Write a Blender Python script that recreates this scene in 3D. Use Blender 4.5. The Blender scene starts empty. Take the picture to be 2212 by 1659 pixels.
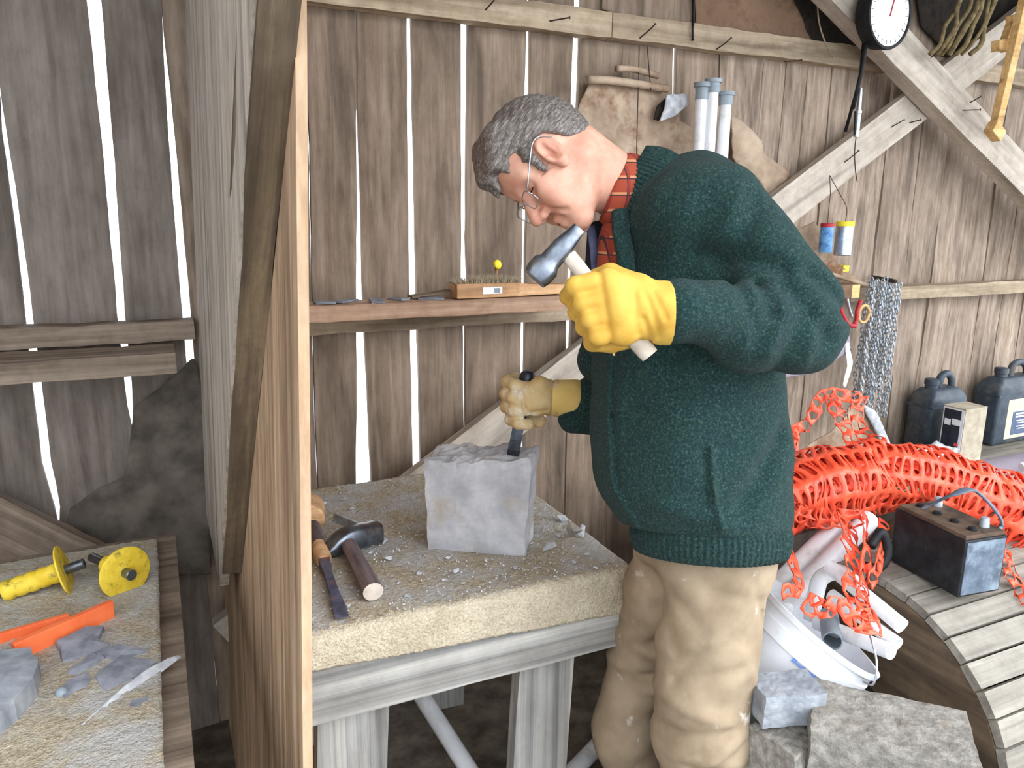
import bpy, bmesh, math, random
import numpy as np
from mathutils import Vector, Matrix, noise

# ------------------------------------------------------------------ camera
F_PX, PITCH, YAW, ROLL, CAM_H = 1650.0, math.radians(12.7), math.radians(25.0), math.radians(0.55), 1.58
IMG_W, IMG_H = 2212, 1659
hd = Vector((math.sin(YAW)*math.cos(PITCH), math.cos(YAW)*math.cos(PITCH), -math.sin(PITCH)))
r0 = Vector((math.cos(YAW), -math.sin(YAW), 0)); u0 = r0.cross(hd)
rt = r0*math.cos(ROLL) + u0*math.sin(ROLL); up = -r0*math.sin(ROLL) + u0*math.cos(ROLL)
CAM = Vector((0, 0, CAM_H))
scene = bpy.context.scene
COL = scene.collection
cd = bpy.data.cameras.new('camera'); cam = bpy.data.objects.new('camera', cd); COL.objects.link(cam)
cam.matrix_world = Matrix(((rt.x, up.x, -hd.x, CAM.x), (rt.y, up.y, -hd.y, CAM.y), (rt.z, up.z, -hd.z, CAM.z), (0, 0, 0, 1)))
cd.sensor_width = 36.0; cd.lens = 36.0*F_PX/IMG_W; cd.clip_start = 0.02
scene.camera = cam

# ------------------------------------------------------------------ world / light / exposure
world = bpy.data.worlds.new('overcast_sky'); scene.world = world; world.use_nodes = True
bg = world.node_tree.nodes['Background']
bg.inputs[0].default_value = (0.88, 0.94, 1.0, 1); bg.inputs[1].default_value = 1.0
sd = bpy.data.lights.new('sun', 'SUN'); sd.energy = 0.8; sd.angle = math.radians(50); sd.color = (0.95, 0.97, 1.0)
sun = bpy.data.objects.new('sun', sd); COL.objects.link(sun)
sun.rotation_euler = Vector((-0.55, 0.72, -0.62)).to_track_quat('-Z', 'Y').to_euler()
sun.location = (3, -3, 4)
vs = scene.view_settings
vs.view_transform = 'Standard'; vs.look = 'None'; vs.gamma = 1.0; vs.use_curve_mapping = False
vs.exposure = 1.72

# ------------------------------------------------------------------ measuring: a pixel of the photograph to a point of the place
def ray(x, y): return hd + rt*((x-1106)/F_PX) - up*((y-829.5)/F_PX)
def on(x, y, ax, v):
    d = ray(x, y); return CAM + d*((v-CAM[ax])/d[ax])
def dep(x, y, t): return CAM + ray(x, y)*t

# ------------------------------------------------------------------ materials
def lin(h):
    h = h.lstrip('#'); o = []
    for i in (0, 2, 4):
        c = int(h[i:i+2], 16)/255.0
        o.append(c/12.92 if c <= 0.04045 else ((c+0.055)/1.055)**2.4)
    return (o[0], o[1], o[2], 1)
MATS = {}
class NT:
    def __init__(s, name):
        s.m = bpy.data.materials.new(name); s.m.use_nodes = True; s.t = s.m.node_tree; s.n = s.t.nodes
        s.b = s.n['Principled BSDF']; MATS[name] = s.m
    def new(s, kind, **kw):
        n = s.n.new(kind)
        for k, v in kw.items(): setattr(n, k, v)
        return n
    def link(s, a, b): s.t.links.new(a, b)
    def coords(s, scale=(1, 1, 1), rnd=True):
        tc = s.new('ShaderNodeTexCoord'); mp = s.new('ShaderNodeMapping'); mp.inputs['Scale'].default_value = scale
        if rnd:
            oi = s.new('ShaderNodeObjectInfo'); ml = s.new('ShaderNodeMath', operation='MULTIPLY'); ml.inputs[1].default_value = 37.0
            s.link(oi.outputs['Random'], ml.inputs[0])
            va = s.new('ShaderNodeVectorMath', operation='ADD'); s.link(tc.outputs['Object'], va.inputs[0]); s.link(ml.outputs[0], va.inputs[1])
            s.link(va.outputs[0], mp.inputs['Vector'])
        else: s.link(tc.outputs['Object'], mp.inputs['Vector'])
        return mp.outputs[0]
    def noise(s, vec, sc, det=4, rough=.6, dist=0):
        n = s.new('ShaderNodeTexNoise'); n.inputs['Scale'].default_value = sc; n.inputs['Detail'].default_value = det
        n.inputs['Roughness'].default_value = rough; n.inputs['Distortion'].default_value = dist
        s.link(vec, n.inputs['Vector']); return n.outputs['Fac']
    def ramp(s, fac, stops):
        r = s.new('ShaderNodeValToRGB'); e = r.color_ramp.elements
        while len(e) > 1: e.remove(e[-1])
        e[0].position = stops[0][0]; e[0].color = stops[0][1]
        for p, c in stops[1:]:
            q = e.new(p); q.color = c
        s.link(fac, r.inputs[0]); return r.outputs[0]
    def mix(s, fac, a, b, mode='MIX'):
        m = s.new('ShaderNodeMix', data_type='RGBA', blend_type=mode)
        if isinstance(fac, (int, float)): m.inputs[0].default_value = fac
        else: s.link(fac, m.inputs[0])
        for i, c in ((6, a), (7, b)):
            if isinstance(c, tuple): m.inputs[i].default_value = c
            else: s.link(c, m.inputs[i])
        return m.outputs[2]
    def bump(s, h, st=.5, dist=.002):
        b = s.new('ShaderNodeBump'); b.inputs['Strength'].default_value = st; b.inputs['Distance'].default_value = dist
        s.link(h, b.inputs['Height']); s.link(b.outputs[0], s.b.inputs['Normal'])
    def fin(s, col, rough=.7, metal=0, spec=.3):
        if isinstance(col, tuple): s.b.inputs['Base Color'].default_value = col
        else: s.link(col, s.b.inputs['Base Color'])
        s.b.inputs['Roughness'].default_value = rough; s.b.inputs['Metallic'].default_value = metal
        s.b.inputs['Specular IOR Level'].default_value = spec
        return s.m
def wood(name, dark, mid, light, axis='Z', fine=55, along=1.6, rough=.8, var=.35, bump=.5, stain=None, blotch=22):
    """weathered or sawn timber, grain along the given local axis; each board gets its own tint and figure"""
    t = NT(name)
    sc = {'X': (along, fine, fine), 'Y': (fine, along, fine), 'Z': (fine, fine, along)}[axis]
    v = t.coords(sc)
    n1 = t.noise(v, 1.0, 6, .65, .4)
    sc2 = tuple(x*.22 if x == fine else x*.55 for x in sc)
    v2 = t.coords(sc2); n2 = t.noise(v2, 1.0, 3, .5, .8)
    c = t.ramp(n1, [(.25, lin(dark)), (.5, lin(mid)), (.72, lin(light))])
    c2 = t.ramp(n2, [(.32, (.5, .47, .45, 1)), (.48, (.95, .93, .92, 1)), (.66, (1.15, 1.13, 1.12, 1))])
    c = t.mix(.85, c, c2, 'MULTIPLY')
    n4 = t.noise(t.coords((1, 1, 1) if axis == 'X' else (1, 1, .5)), blotch, 5, .7); c4 = t.ramp(n4, [(.3, (.74, .72, .7, 1)), (.55, (1.02, 1.02, 1.02, 1)), (.75, (1.14, 1.13, 1.12, 1))]); c = t.mix(.8, c, c4, 'MULTIPLY')
    if stain:
        v3 = t.coords((3, 3, 3)); n3 = t.noise(v3, 1.3, 4, .6)
        f = t.ramp(n3, [(.5, (0, 0, 0, 1)), (.7, (1, 1, 1, 1))]); c = t.mix(f, c, lin(stain))
    oi = t.new('ShaderNodeObjectInfo'); mr = t.new('ShaderNodeMapRange'); mr.inputs[3].default_value = 1-var; mr.inputs[4].default_value = 1+var*.5
    t.link(oi.outputs['Random'], mr.inputs[0])
    hsv = t.new('ShaderNodeHueSaturation'); t.link(mr.outputs[0], hsv.inputs['Value']); t.link(c, hsv.inputs['Color'])
    t.bump(n1, bump, .003)
    return t.fin(hsv.outputs[0], rough)
def stuffm(name, c1, c2, scale=20, rough=.7, metal=0, spec=.3, bump=0, bdist=.002, c3=None, det=5, stretch=(1, 1, 1), c3s=3):
    """plain material with a second tone in noise"""
    t = NT(name); v = t.coords(stretch); n = t.noise(v, scale, det)
    c = t.ramp(n, [(.35, lin(c1)), (.65, lin(c2))])
    if c3:
        n2 = t.noise(v, c3s, 5, .7); f = t.ramp(n2, [(.52, (0, 0, 0, 1)), (.66, (1, 1, 1, 1))]); c = t.mix(f, c, lin(c3))
    if bump: t.bump(n, bump, bdist)
    return t.fin(c, rough, metal, spec)

wood('barn_board', '#776757', '#948271', '#aa9988', 'Z', fine=48, along=3.2, var=.16, bump=.6)
wood('barn_slab', '#7d6b59', '#a19080', '#baaa9a', 'Z', fine=60, along=5, var=.16, bump=.9)
wood('barn_board_dark', '#655b54', '#7f756d', '#91877f', 'Z', fine=42, along=3.0, var=.14, bump=.6)
wood('rail_wood', '#85745f', '#a7967f', '#bfae97', 'X', fine=45, along=2.2, var=.12)
wood('brace_wood', '#ada194', '#bfb5a8', '#cec5ba', 'X', fine=40, along=2.5, var=.06, bump=.3)
wood('fresh_lumber', '#9a7860', '#c09f86', '#d8bda5', 'X', fine=45, along=1.0, var=.08, bump=.3)
wood('bench_lumber', '#6c7074', '#a6a6a3', '#c6c3bc', 'X', fine=60, along=.7, var=.06, bump=.5, blotch=9)
wood('bench_leg_lumber', '#6c7074', '#a6a6a3', '#c6c3bc', 'Z', fine=60, along=.7, var=.06, bump=.5, blotch=9)
wood('plywood_face', '#8a6c50', '#b4977a', '#cdb498', 'Z', fine=70, along=1.0, var=.05, bump=.25)
wood('plywood_edge', '#8f7456', '#ab9074', '#bea489', 'Z', fine=35, along=4, var=.05, bump=.3)
wood('gusset_wood', '#8f8477', '#b5aa9d', '#c9c0b4', 'Z', fine=70, along=1.0, var=.05, bump=.3)
wood('brace_dark', '#3a3229', '#6b5d4c', '#968469', 'X', fine=35, along=2.5, var=.1, bump=.6)
wood('table_wood', '#5d5045', '#837466', '#9d8f80', 'X', fine=45, along=1.2, var=.1)
wood('drum_plank', '#77726a', '#989389', '#b0aaa0', 'X', fine=45, along=1.3, var=.15, bump=.4)
wood('drum_flange', '#3f342a', '#6a5a49', '#85735d', 'Y', fine=30, along=3, var=.1, bump=.5)
wood('tool_handle', '#4b4044', '#76686a', '#8f8180', 'X', fine=90, along=3, var=.05)
wood('pine', '#c69a5f', '#dfb77c', '#edd09c', 'X', fine=60, along=2, var=.05, bump=.2)
wood('brush_wood', '#b08358', '#cfa47a', '#dfbb92', 'X', fine=60, along=2, var=.05, bump=.2)
stuffm('dirt_floor', '#4f463c', '#7b7063', 14, .95, bump=.6, bdist=.01)
stuffm('pale_ground', '#c9ccce', '#e6e8ea', 3, .95)
stuffm('roof_board', '#4c4239', '#6d6155', 12, .9)
stuffm('stone_pale', '#a3a4aa', '#c4c4c8', 14, .92, bump=.7, bdist=.004, c3='#a9a093', c3s=6)
stuffm('stone_grey', '#7d828b', '#a3a7ad', 22, .92, bump=.7, bdist=.004)
stuffm('stone_tan', '#77736d', '#a19c94', 45, .95, bump=1, bdist=.006, c3='#8c8172', c3s=7)
stuffm('slate', '#6f727b', '#989aa4', 30, .75, bump=.4)
stuffm('chip', '#9ea1a8', '#cfd0d4', 40, .9)
stuffm('steel', '#5b616b', '#7d848e', 40, .32, metal=.85, spec=.5, c3='#6b5a4e', c3s=18)
stuffm('dark_steel', '#2e3138', '#4b4f58', 40, .4, metal=.7)
stuffm('rusty_steel', '#4a4a5c', '#6a6a80', 30, .6, metal=.4, c3='#8a5a3c', c3s=22)
stuffm('galvanised', '#9ba3ae', '#c7ced6', 60, .35, metal=.8)
stuffm('iron_black', '#17181a', '#2a2b2d', 30, .6, metal=.3)
stuffm('yellow_grip', '#d6b52c', '#efd24a', 30, .55, c3='#8f8238', c3s=40)
stuffm('orange_plastic', '#f0683a', '#ff8250', 12, .5)
stuffm('fence_orange', '#f0492e', '#ff6a48', 25, .38, spec=.45)
stuffm('pvc_white', '#e4e6ea', '#f5f6f9', 10, .35, spec=.4, c3='#cfcdc8', c3s=6)
stuffm('pvc_grey', '#7f8a93', '#98a3ab', 10, .45)
stuffm('bucket_plastic', '#dcdfe6', '#eef1f6', 8, .35, spec=.4, c3='#d0cec9', c3s=9)
stuffm('blue_print', '#5a7fd0', '#7f9fe0', 20, .5)
stuffm('battery_case', '#151618', '#26282b', 30, .5, c3='#303236', c3s=14)
stuffm('battery_lid', '#4d3c30', '#6b5747', 25, .7, c3='#37302b', c3s=9)
stuffm('battery_end', '#4e5a68', '#6b7888', 30, .5, c3='#8593a0', c3s=14)
stuffm('lead', '#9aa3ad', '#c3cad2', 30, .5, metal=.5)
stuffm('jerry_plastic', '#353d47', '#47525d', 20, .45, c3='#5d5c58', c3s=5)
stuffm('paper_label', '#b9b79f', '#cfcdb8', 30, .8)
stuffm('label_dark', '#4b5872', '#5b6984', 30, .6)
stuffm('box_dark', '#22242f', '#343747', 30, .6)
stuffm('white_print', '#e9ecf4', '#ffffff', 30, .6)
stuffm('red_print', '#d8484a', '#e8605e', 30, .6)
stuffm('cardboard', '#a89c88', '#c5bba8', 25, .9)
stuffm('plastic_bag', '#d3d4d8', '#ececef', 12, .5, bump=.5)
stuffm('dial_face', '#eceef0', '#f8f9fa', 10, .5)
stuffm('red_paint', '#a3232f', '#bf3a41', 20, .45)
stuffm('yellow_lid', '#e8d52c', '#f4e348', 20, .45)
stuffm('blue_can', '#3a6fae', '#7fb1dd', 30, .4)
stuffm('chain_steel', '#8b949c', '#cfd6dd', 60, .35, metal=.6)
stuffm('hide', '#8d7763', '#c3ad97', 7, .9, bump=.5, c3='#77553c', c3s=5)
stuffm('hide_brown', '#6d5443', '#92765f', 8, .9, bump=.5, c3='#55402f', c3s=4)
stuffm('fur_shade_dark', '#1e1a17', '#352d27', 30, .95)  # near-black for fur and lashes, also used as painted shade on the wall
stuffm('dark_sheet', '#4b443d', '#6e655c', 12, .95, bump=.5)
stuffm('vine', '#5f5238', '#8f7f5a', 40, .9)
stuffm('string', '#8d7f69', '#a4967f', 40, .9)
stuffm('nail_iron', '#2f2724', '#54463d', 60, .7, metal=.4)
stuffm('cable_grey', '#8f8791', '#a8a0aa', 20, .7)
stuffm('tarp_mauve', '#857b88', '#a39aa6', 9, .6)
# carpet
t = NT('carpet_pile'); v = t.coords((1, 1, 1)); n = t.noise(v, 160, 3, .7); n2 = t.noise(v, 7, 4, .6)
c = t.ramp(n, [(.3, lin('#b5a890')), (.6, lin('#d9cdb6'))]); c2 = t.ramp(n2, [(.35, (.72, .7, .68, 1)), (.6, (1, 1, 1, 1))])
t.bump(n, 1.0, .006); t.fin(t.mix(.9, c, c2, 'MULTIPLY'), 1.0, spec=.1)
t = NT('carpet_dusty'); v = t.coords((1, 1, 1)); n = t.noise(v, 130, 3, .7); n2 = t.noise(v, 9, 5, .65)
c = t.ramp(n, [(.3, lin('#92866f')), (.65, lin('#bdb09b'))]); f = t.ramp(n2, [(.42, (0, 0, 0, 1)), (.62, (1, 1, 1, 1))])
c = t.mix(f, c, lin('#b6b3af')); t.bump(n, 1.0, .006); t.fin(c, 1.0, spec=.1)
# knitted wool
t = NT('green_wool'); v = t.coords((1, 1, 1), False); n = t.noise(v, 210, 4, .85); n2 = t.noise(v, 120, 2, .7)
c = t.ramp(n, [(.34, lin('#0d1718')), (.46, lin('#1e3131')), (.56, lin('#2d4743')), (.68, lin('#5b746e'))])
c2 = t.ramp(n2, [(.35, lin('#1c323b')), (.6, lin('#213a33'))])
n3 = t.noise(v, 5, 5, .7); f = t.ramp(n3, [(.62, (0, 0, 0, 1)), (.8, (.1, .1, .1, 1))])
c = t.mix(f, t.mix(.4, c, c2), lin('#8fa5a0')); t.bump(n, .9, .003); t.fin(c, .95, spec=.1)
t.b.inputs['Sheen Weight'].default_value = .05
# trousers
t = NT('khaki_cloth'); v = t.coords((1, 1, 1), False); n = t.noise(v, 9, 5, .6); n2 = t.noise(v, 300, 2)
c = t.ramp(n, [(.3, lin('#85745f')), (.62, lin('#a6947d'))]); n3 = t.noise(v, 16, 4, .6)
f = t.ramp(n3, [(.66, (0, 0, 0, 1)), (.74, (.7, .7, .7, 1))]); c = t.mix(f, c, lin('#ddd8d0')); t.bump(n2, .25, .001); t.fin(c, .95, spec=.1)
# skin
t = NT('skin'); v = t.coords((1, 1, 1), False); n = t.noise(v, 18, 5, .6); n2 = t.noise(v, 260, 2)
c = t.ramp(n, [(.3, lin('#bd8570')), (.55, lin('#d29e88')), (.75, lin('#dfb29d'))]); t.bump(n2, .15, .0008); t.fin(c, .55, spec=.35)
t.b.inputs['Subsurface Weight'].default_value = .12; t.b.inputs['Subsurface Radius'].default_value = (.01, .004, .002)
t = NT('ear_skin'); v = t.coords((1, 1, 1), False); n = t.noise(v, 30, 4); t.fin(t.ramp(n, [(.3, lin('#d08873')), (.7, lin('#e3a893'))]), .55)
# hair
t = NT('grey_hair'); v = t.coords((.14, 1, 1), False); n = t.noise(v, 300, 4, .7, .6); n2 = t.noise(v, 14, 3)
c = t.ramp(n, [(.3, lin('#3a3430')), (.5, lin('#665e59')), (.72, lin('#9c9794'))]); t.fin(c, .55, spec=.4); t.bump(n, .5, .002)
# plaid shirt
t = NT('plaid_shirt'); v = t.coords((1, 1, 1), False); sx = t.new('ShaderNodeSeparateXYZ'); t.link(v, sx.inputs[0]); col = lin('#9c4632')
for ax, per, wd, cc in ((2, .03, .22, '#c98a63'), (0, .028, .22, '#8c3a2e'), (2, .03, .07, '#3a2c33'), (0, .028, .06, '#3a2c33')):
    d = t.new('ShaderNodeMath', operation='DIVIDE'); t.link(sx.outputs[ax], d.inputs[0]); d.inputs[1].default_value = per
    fr = t.new('ShaderNodeMath', operation='FRACT'); t.link(d.outputs[0], fr.inputs[0])
    lt = t.new('ShaderNodeMath', operation='LESS_THAN'); t.link(fr.outputs[0], lt.inputs[0]); lt.inputs[1].default_value = wd
    col = t.mix(lt.outputs[0], col, lin(cc))
t.fin(col, .9)
stuffm('navy_cloth', '#1a1c26', '#2c3040', 40, .95)
stuffm('blue_lining', '#4c5270', '#6a7092', 30, .8)
stuffm('yellow_leather', '#bb9038', '#d8b254', 12, .75, bump=.3, bdist=.002)
stuffm('cuff_leather', '#c9a95c', '#dcc07c', 12, .8, bump=.3)
stuffm('worn_leather', '#b9945a', '#cfb88c', 14, .8, bump=.4, bdist=.002, c3='#d8cfbd', c3s=20)
stuffm('boot_leather', '#3b2d22', '#54412f', 20, .7)
t = NT('lens_glass'); t.b.inputs['Transmission Weight'].default_value = 1.0; t.b.inputs['IOR'].default_value = 1.1; t.fin((1, 1, 1, 1), .02)
stuffm('hammer_ash', '#b5a99a', '#d6ccc0', 25, .7)

# ------------------------------------------------------------------ mesh helpers
WP = {}          # world location of every object made here
def link(o, parent, loc):
    COL.objects.link(o); WP[o.name] = Vector(loc)
    if parent is not None:
        o.parent = parent; o.location = Vector(loc) - WP[parent.name]
    else: o.location = loc
def tag(o, label=None, cat=None, group=None, kind=None):
    if label: o['label'] = label
    if cat: o['category'] = cat
    if group: o['group'] = group
    if kind: o['kind'] = kind
    return o
def empty(name, loc, label=None, cat=None, group=None, kind=None):
    o = bpy.data.objects.new(name, None); o.empty_display_size = .05; link(o, None, loc)
    return tag(o, label, cat, group, kind)
def frame(x, z=None):
    """rotation matrix whose first column is x and whose third lies near z"""
    x = Vector(x).normalized(); z = Vector(z) if z is not None else Vector((0, 0, 1))
    if abs(x.dot(z.normalized())) > .999: z = Vector((0, 1, 0)) if abs(x.y) < .9 else Vector((1, 0, 0))
    y = z.cross(x).normalized(); z = x.cross(y).normalized()
    return Matrix((x, y, z)).transposed()
class MB:
    def __init__(s): s.v = []; s.f = []; s.mi = []
    def add(s, vs_, fs, m=0):
        k = len(s.v); s.v += [Vector(p) for p in vs_]; s.f += [tuple(i+k for i in f) for f in fs]; s.mi += [m]*len(fs); return s
    def box(s, c, half, R=None, m=0, bev=0):
        c = Vector(c); R = R or Matrix.Identity(3)
        if bev:
            bm = bmesh.new(); bmesh.ops.create_cube(bm, size=2)
            for q in bm.verts: q.co = Vector((q.co.x*half[0], q.co.y*half[1], q.co.z*half[2]))
            bmesh.ops.bevel(bm, geom=list(bm.edges), offset=bev, segments=2, affect='EDGES', profile=.6)
            bm.verts.index_update(); vs_ = [c + R @ q.co for q in bm.verts]; fs = [tuple(q.index for q in f.verts) for f in bm.faces]; bm.free()
            return s.add(vs_, fs, m)
        vs_ = [c + R @ Vector((sx*half[0], sy*half[1], sz*half[2])) for sx in (-1, 1) for sy in (-1, 1) for sz in (-1, 1)]
        return s.add(vs_, [(0, 1, 3, 2), (4, 6, 7, 5), (0, 4, 5, 1), (2, 3, 7, 6), (0, 2, 6, 4), (1, 5, 7, 3)], m)
    def bar(s, p0, p1, w, h, z=None, m=0, bev=0):
        p0 = Vector(p0); p1 = Vector(p1); R = frame(p1-p0, z)
        return s.box((p0+p1)/2, ((p1-p0).length/2, w/2, h/2), R, m, bev)
    def rough_bar(s, p0, p1, w, h, z=None, seg=10, jit=.004, seed=0, m=0):
        """a timber with slightly wandering arrises"""
        rd = random.Random(seed); p0 = Vector(p0); p1 = Vector(p1); R = frame(p1-p0, z); L = (p1-p0).length; vs_ = []; fs = []
        for i in range(seg+1):
            for a, b in ((-1, -1), (1, -1), (1, 1), (-1, 1)):
                vs_.append(p0 + R @ Vector((L*i/seg, a*w/2+rd.uniform(-jit, jit), b*h/2+rd.uniform(-jit, jit))))
        for i in range(seg):
            for k in range(4): fs.append((i*4+k, i*4+(k+1) % 4, i*4+4+(k+1) % 4, i*4+4+k))
        fs += [(3, 2, 1, 0), tuple(seg*4+k for k in range(4))]
        return s.add(vs_, fs, m)
    def tube(s, pts, rad, n=10, cap=True, m=0, flat=1.0, z=None):
        pts = [Vector(p) for p in pts]; N = len(pts); rad = rad if isinstance(rad, (list, tuple)) else [rad]*N; vs_ = []; fs = []
        ref = Vector(z) if z is not None else None; Y = None
        for i, p in enumerate(pts):
            d = (pts[min(i+1, N-1)]-pts[max(i-1, 0)])
            if d.length < 1e-9: d = Vector((0, 0, 1))
            d.normalize()
            if Y is None or ref is not None: Rm = frame(d, ref); Y = Rm.col[1]
            else: Y = (Y - d*Y.dot(d)).normalized()
            Z = d.cross(Y)
            for k in range(n):
                a = 2*math.pi*k/n; vs_.append(p + Y*(math.cos(a)*rad[i]) + Z*(math.sin(a)*rad[i]*flat))
        for i in range(N-1):
            for k in range(n): fs.append((i*n+k, i*n+(k+1) % n, i*n+n+(k+1) % n, i*n+n+k))
        if cap: fs += [tuple(range(n-1, -1, -1)), tuple(range((N-1)*n, N*n))]
        return s.add(vs_, fs, m)
    def lathe(s, prof, p0, d, n=24, m=0, closed=False):
        """prof: list of (along, radius) from p0 in direction d"""
        R = frame(d); p0 = Vector(p0); vs_ = []; fs = []; N = len(prof)
        for a, r_ in prof:
            for k in range(n):
                t_ = 2*math.pi*k/n; vs_.append(p0 + R @ Vector((a, math.cos(t_)*r_, math.sin(t_)*r_)))
        for i in range(N-1 if not closed else N):
            j = (i+1) % N
            for k in range(n): fs.append((i*n+k, i*n+(k+1) % n, j*n+(k+1) % n, j*n+k))
        if not closed: fs += [tuple(range(n-1, -1, -1)), tuple(range((N-1)*n, N*n))]
        return s.add(vs_, fs, m)
    def prism(s, poly, d, m=0):
        """poly: 3-D outline; extruded by vector d"""
        d = Vector(d); n = len(poly); vs_ = [Vector(p) for p in poly] + [Vector(p)+d for p in poly]
        fs = [tuple(range(n-1, -1, -1)), tuple(range(n, 2*n))] + [(k, (k+1) % n, n+(k+1) % n, n+k) for k in range(n)]
        return s.add(vs_, fs, m)
    def build(s, name, mat, parent=None, smooth=False, R=None, loc=None, label=None, cat=None, group=None, kind=None, angle=None):
        V = s.v
        if loc is None:
            xs = [p.x for p in V]; ys = [p.y for p in V]; zs = [p.z for p in V]
            loc = Vector(((min(xs)+max(xs))/2, (min(ys)+max(ys))/2, min(zs)))
        loc = Vector(loc); Ri = R.transposed() if R is not None else None
        me = bpy.data.meshes.new(name)
        me.from_pydata([(Ri @ (p-loc)) if Ri is not None else (p-loc) for p in V], [], s.f)
        mats = mat if isinstance(mat, (list, tuple)) else [mat]
        for q in mats: me.materials.append(MATS[q])
        if len(mats) > 1: me.polygons.foreach_set('material_index', s.mi)
        bm = bmesh.new(); bm.from_mesh(me); bmesh.ops.recalc_face_normals(bm, faces=bm.faces[:]); bm.to_mesh(me); bm.free()
        if smooth: me.polygons.foreach_set('use_smooth', [True]*len(me.polygons))
        if smooth and angle is not None: me.set_sharp_from_angle(angle=math.radians(angle))
        o = bpy.data.objects.new(name, me); link(o, parent, loc)
        if R is not None: o.rotation_euler = R.to_euler()
        return tag(o, label, cat, group, kind)
def bez(pts, n=12):
    """smooth curve through the points (Catmull-Rom)"""
    P = [Vector(p) for p in pts]; P = [P[0]*2-P[1]] + P + [P[-1]*2-P[-2]]; out = []
    for i in range(1, len(P)-2):
        for k in range(n):
            t_ = k/n; a, b, c_, d = P[i-1], P[i], P[i+1], P[i+2]
            out.append(.5*((2*b) + (c_-a)*t_ + (2*a-5*b+4*c_-d)*t_*t_ + (3*b-a-3*c_+d)*t_**3))
    out.append(P[-2]); return out
def rock(c, half, R=None, seed=0, jit=.12, n=5, rnd=.12, taper=0):
    """a quarried block: a subdivided box with knocked-off arrises and an uneven face"""
    R = R or Matrix.Identity(3); c = Vector(c); bm = bmesh.new(); bmesh.ops.create_cube(bm, size=2)
    bmesh.ops.subdivide_edges(bm, edges=bm.edges[:], cuts=n, use_grid_fill=True)
    rd = random.Random(seed); off = Vector((rd.uniform(0, 50), rd.uniform(0, 50), rd.uniform(0, 50)))
    m_ = min(half); mb = MB(); bm.verts.index_update(); vs_ = []
    for q in bm.verts:
        p = q.co.copy(); k = sorted((abs(p.x), abs(p.y), abs(p.z)))[1]
        p *= 1 - rnd*max(0, k-.75)*2
        if taper: p.x *= 1 - taper*(p.z+1)/2; p.y *= 1 - taper*(p.z+1)/2
        w = Vector((p.x*half[0], p.y*half[1], p.z*half[2]))
        nv = noise.noise_vector(w*(1.1/m_) + off)*(jit*m_) + noise.noise_vector(w*(3.5/m_) + off)*(jit*m_*.45)
        vs_.append(c + R @ (w + nv))
    mb.add(vs_, [tuple(x.index for x in f.verts) for f in bm.faces]); bm.free(); return mb
def shard(c, s_, seed, flat=.5):
    """a broken chip: the hull of a few scattered points"""
    rd = random.Random(seed); bm = bmesh.new()
    for _ in range(11): bm.verts.new((rd.gauss(0, .5)*s_, rd.gauss(0, .4)*s_, rd.gauss(0, .4)*s_*flat))
    r_ = bmesh.ops.convex_hull(bm, input=bm.verts[:]); bmesh.ops.delete(bm, geom=list({v for v in r_['geom_interior'] if isinstance(v, bmesh.types.BMVert)}), context='VERTS')
    bm.verts.index_update(); bm.verts.ensure_lookup_table(); mz = min(v.co.z for v in bm.verts)
    m = MB().add([Vector(c)+v.co-Vector((0, 0, mz)) for v in bm.verts], [tuple(x.index for x in f.verts) for f in bm.faces]); bm.free(); return m
def rotz(a): return Matrix.Rotation(a, 3, 'Z')

# ================================================================== THE SETTING
WY = 2.30        # inner face of the boarded wall
mb = MB(); mb.box((1.2, -.2, -.05), (4.2, 2.7, .05)); mb.build('floor', 'dirt_floor', label='trampled dirt floor of the barn', kind='structure')
mb = MB(); mb.box((0, 20, -.09), (45, 45, .03)); mb.build('ground', 'pale_ground', label='pale open ground outside the barn', kind='structure')
mb = MB(); mb.box((1.4, 1.35, 3.05), (4.2, 1.1, .03)); mb.build('ceiling', 'roof_board', label='unseen boarded roof added to block light from above', kind='structure')  # out-of-view roof added for shade, cut short so sky light enters behind the camera
mb = MB(); mb.box((-2.75, 1.3, 1.5), (.03, 1.05, 1.5)); mb.build('wall_left', 'barn_board_dark', label='unseen side wall of the barn, put in to block light from the left', kind='structure')  # out-of-view wall added to hold back light from the left

wall = empty('wall_back', (1.2, WY, 0), label='weathered vertical board wall with daylight showing through the gaps', kind='structure')
GAPS = [
 [(0, 200, 1), (5, 260, 10), (40, 500, 14), (100, 1000, 22), (122, 1090, 16), (124, 1112, 0)],
 [(203, 0, 30), (235, 350, 22), (262, 690, 16), (276, 820, 16), (283, 900, 8), (287, 935, 0)],
 [(352, 40, 0), (355, 110, 4), (362, 180, 9), (380, 400, 16), (404, 690, 18), (425, 925, 15), (430, 1030, 8), (431, 1050, 0)],
 [(668, 300, 2), (680, 900, 2)],
 [(771, 30, 3), (771, 200, 2), (772, 260, 6), (776, 450, 9), (777, 640, 14), (779, 710, 17), (783, 850, 22), (786, 1040, 33)],
 [(885, 30, 10), (888, 300, 14), (893, 620, 17), (895, 700, 17), (902, 1000, 18)],
 [(1005, 50, 14), (1004, 300, 13), (1003, 540, 10), (1004, 580, 15), (1004, 700, 5), (1006, 920, 4)],
 [(1143, 0, 7), (1143, 80, 8), (1139, 220, 12), (1134, 480, 8), (1132, 600, 9), (1130, 790, 10)],
 [(1249, 0, 13), (1243, 180, 15), (1228, 740, 9), (1226, 900, 3)],
 [(1350, 0, 3), (1346, 130, 4), (1340, 400, 2)],
 [(1463, 0, 7), (1459, 190, 8), (1450, 400, 2)],
 [(1560, 0, 1), (1552, 200, 1)],
 [(1652, 130, 4), (1647, 160, 5), (1634, 340, 5), (1625, 450, 2)],
]
gl = []
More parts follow.
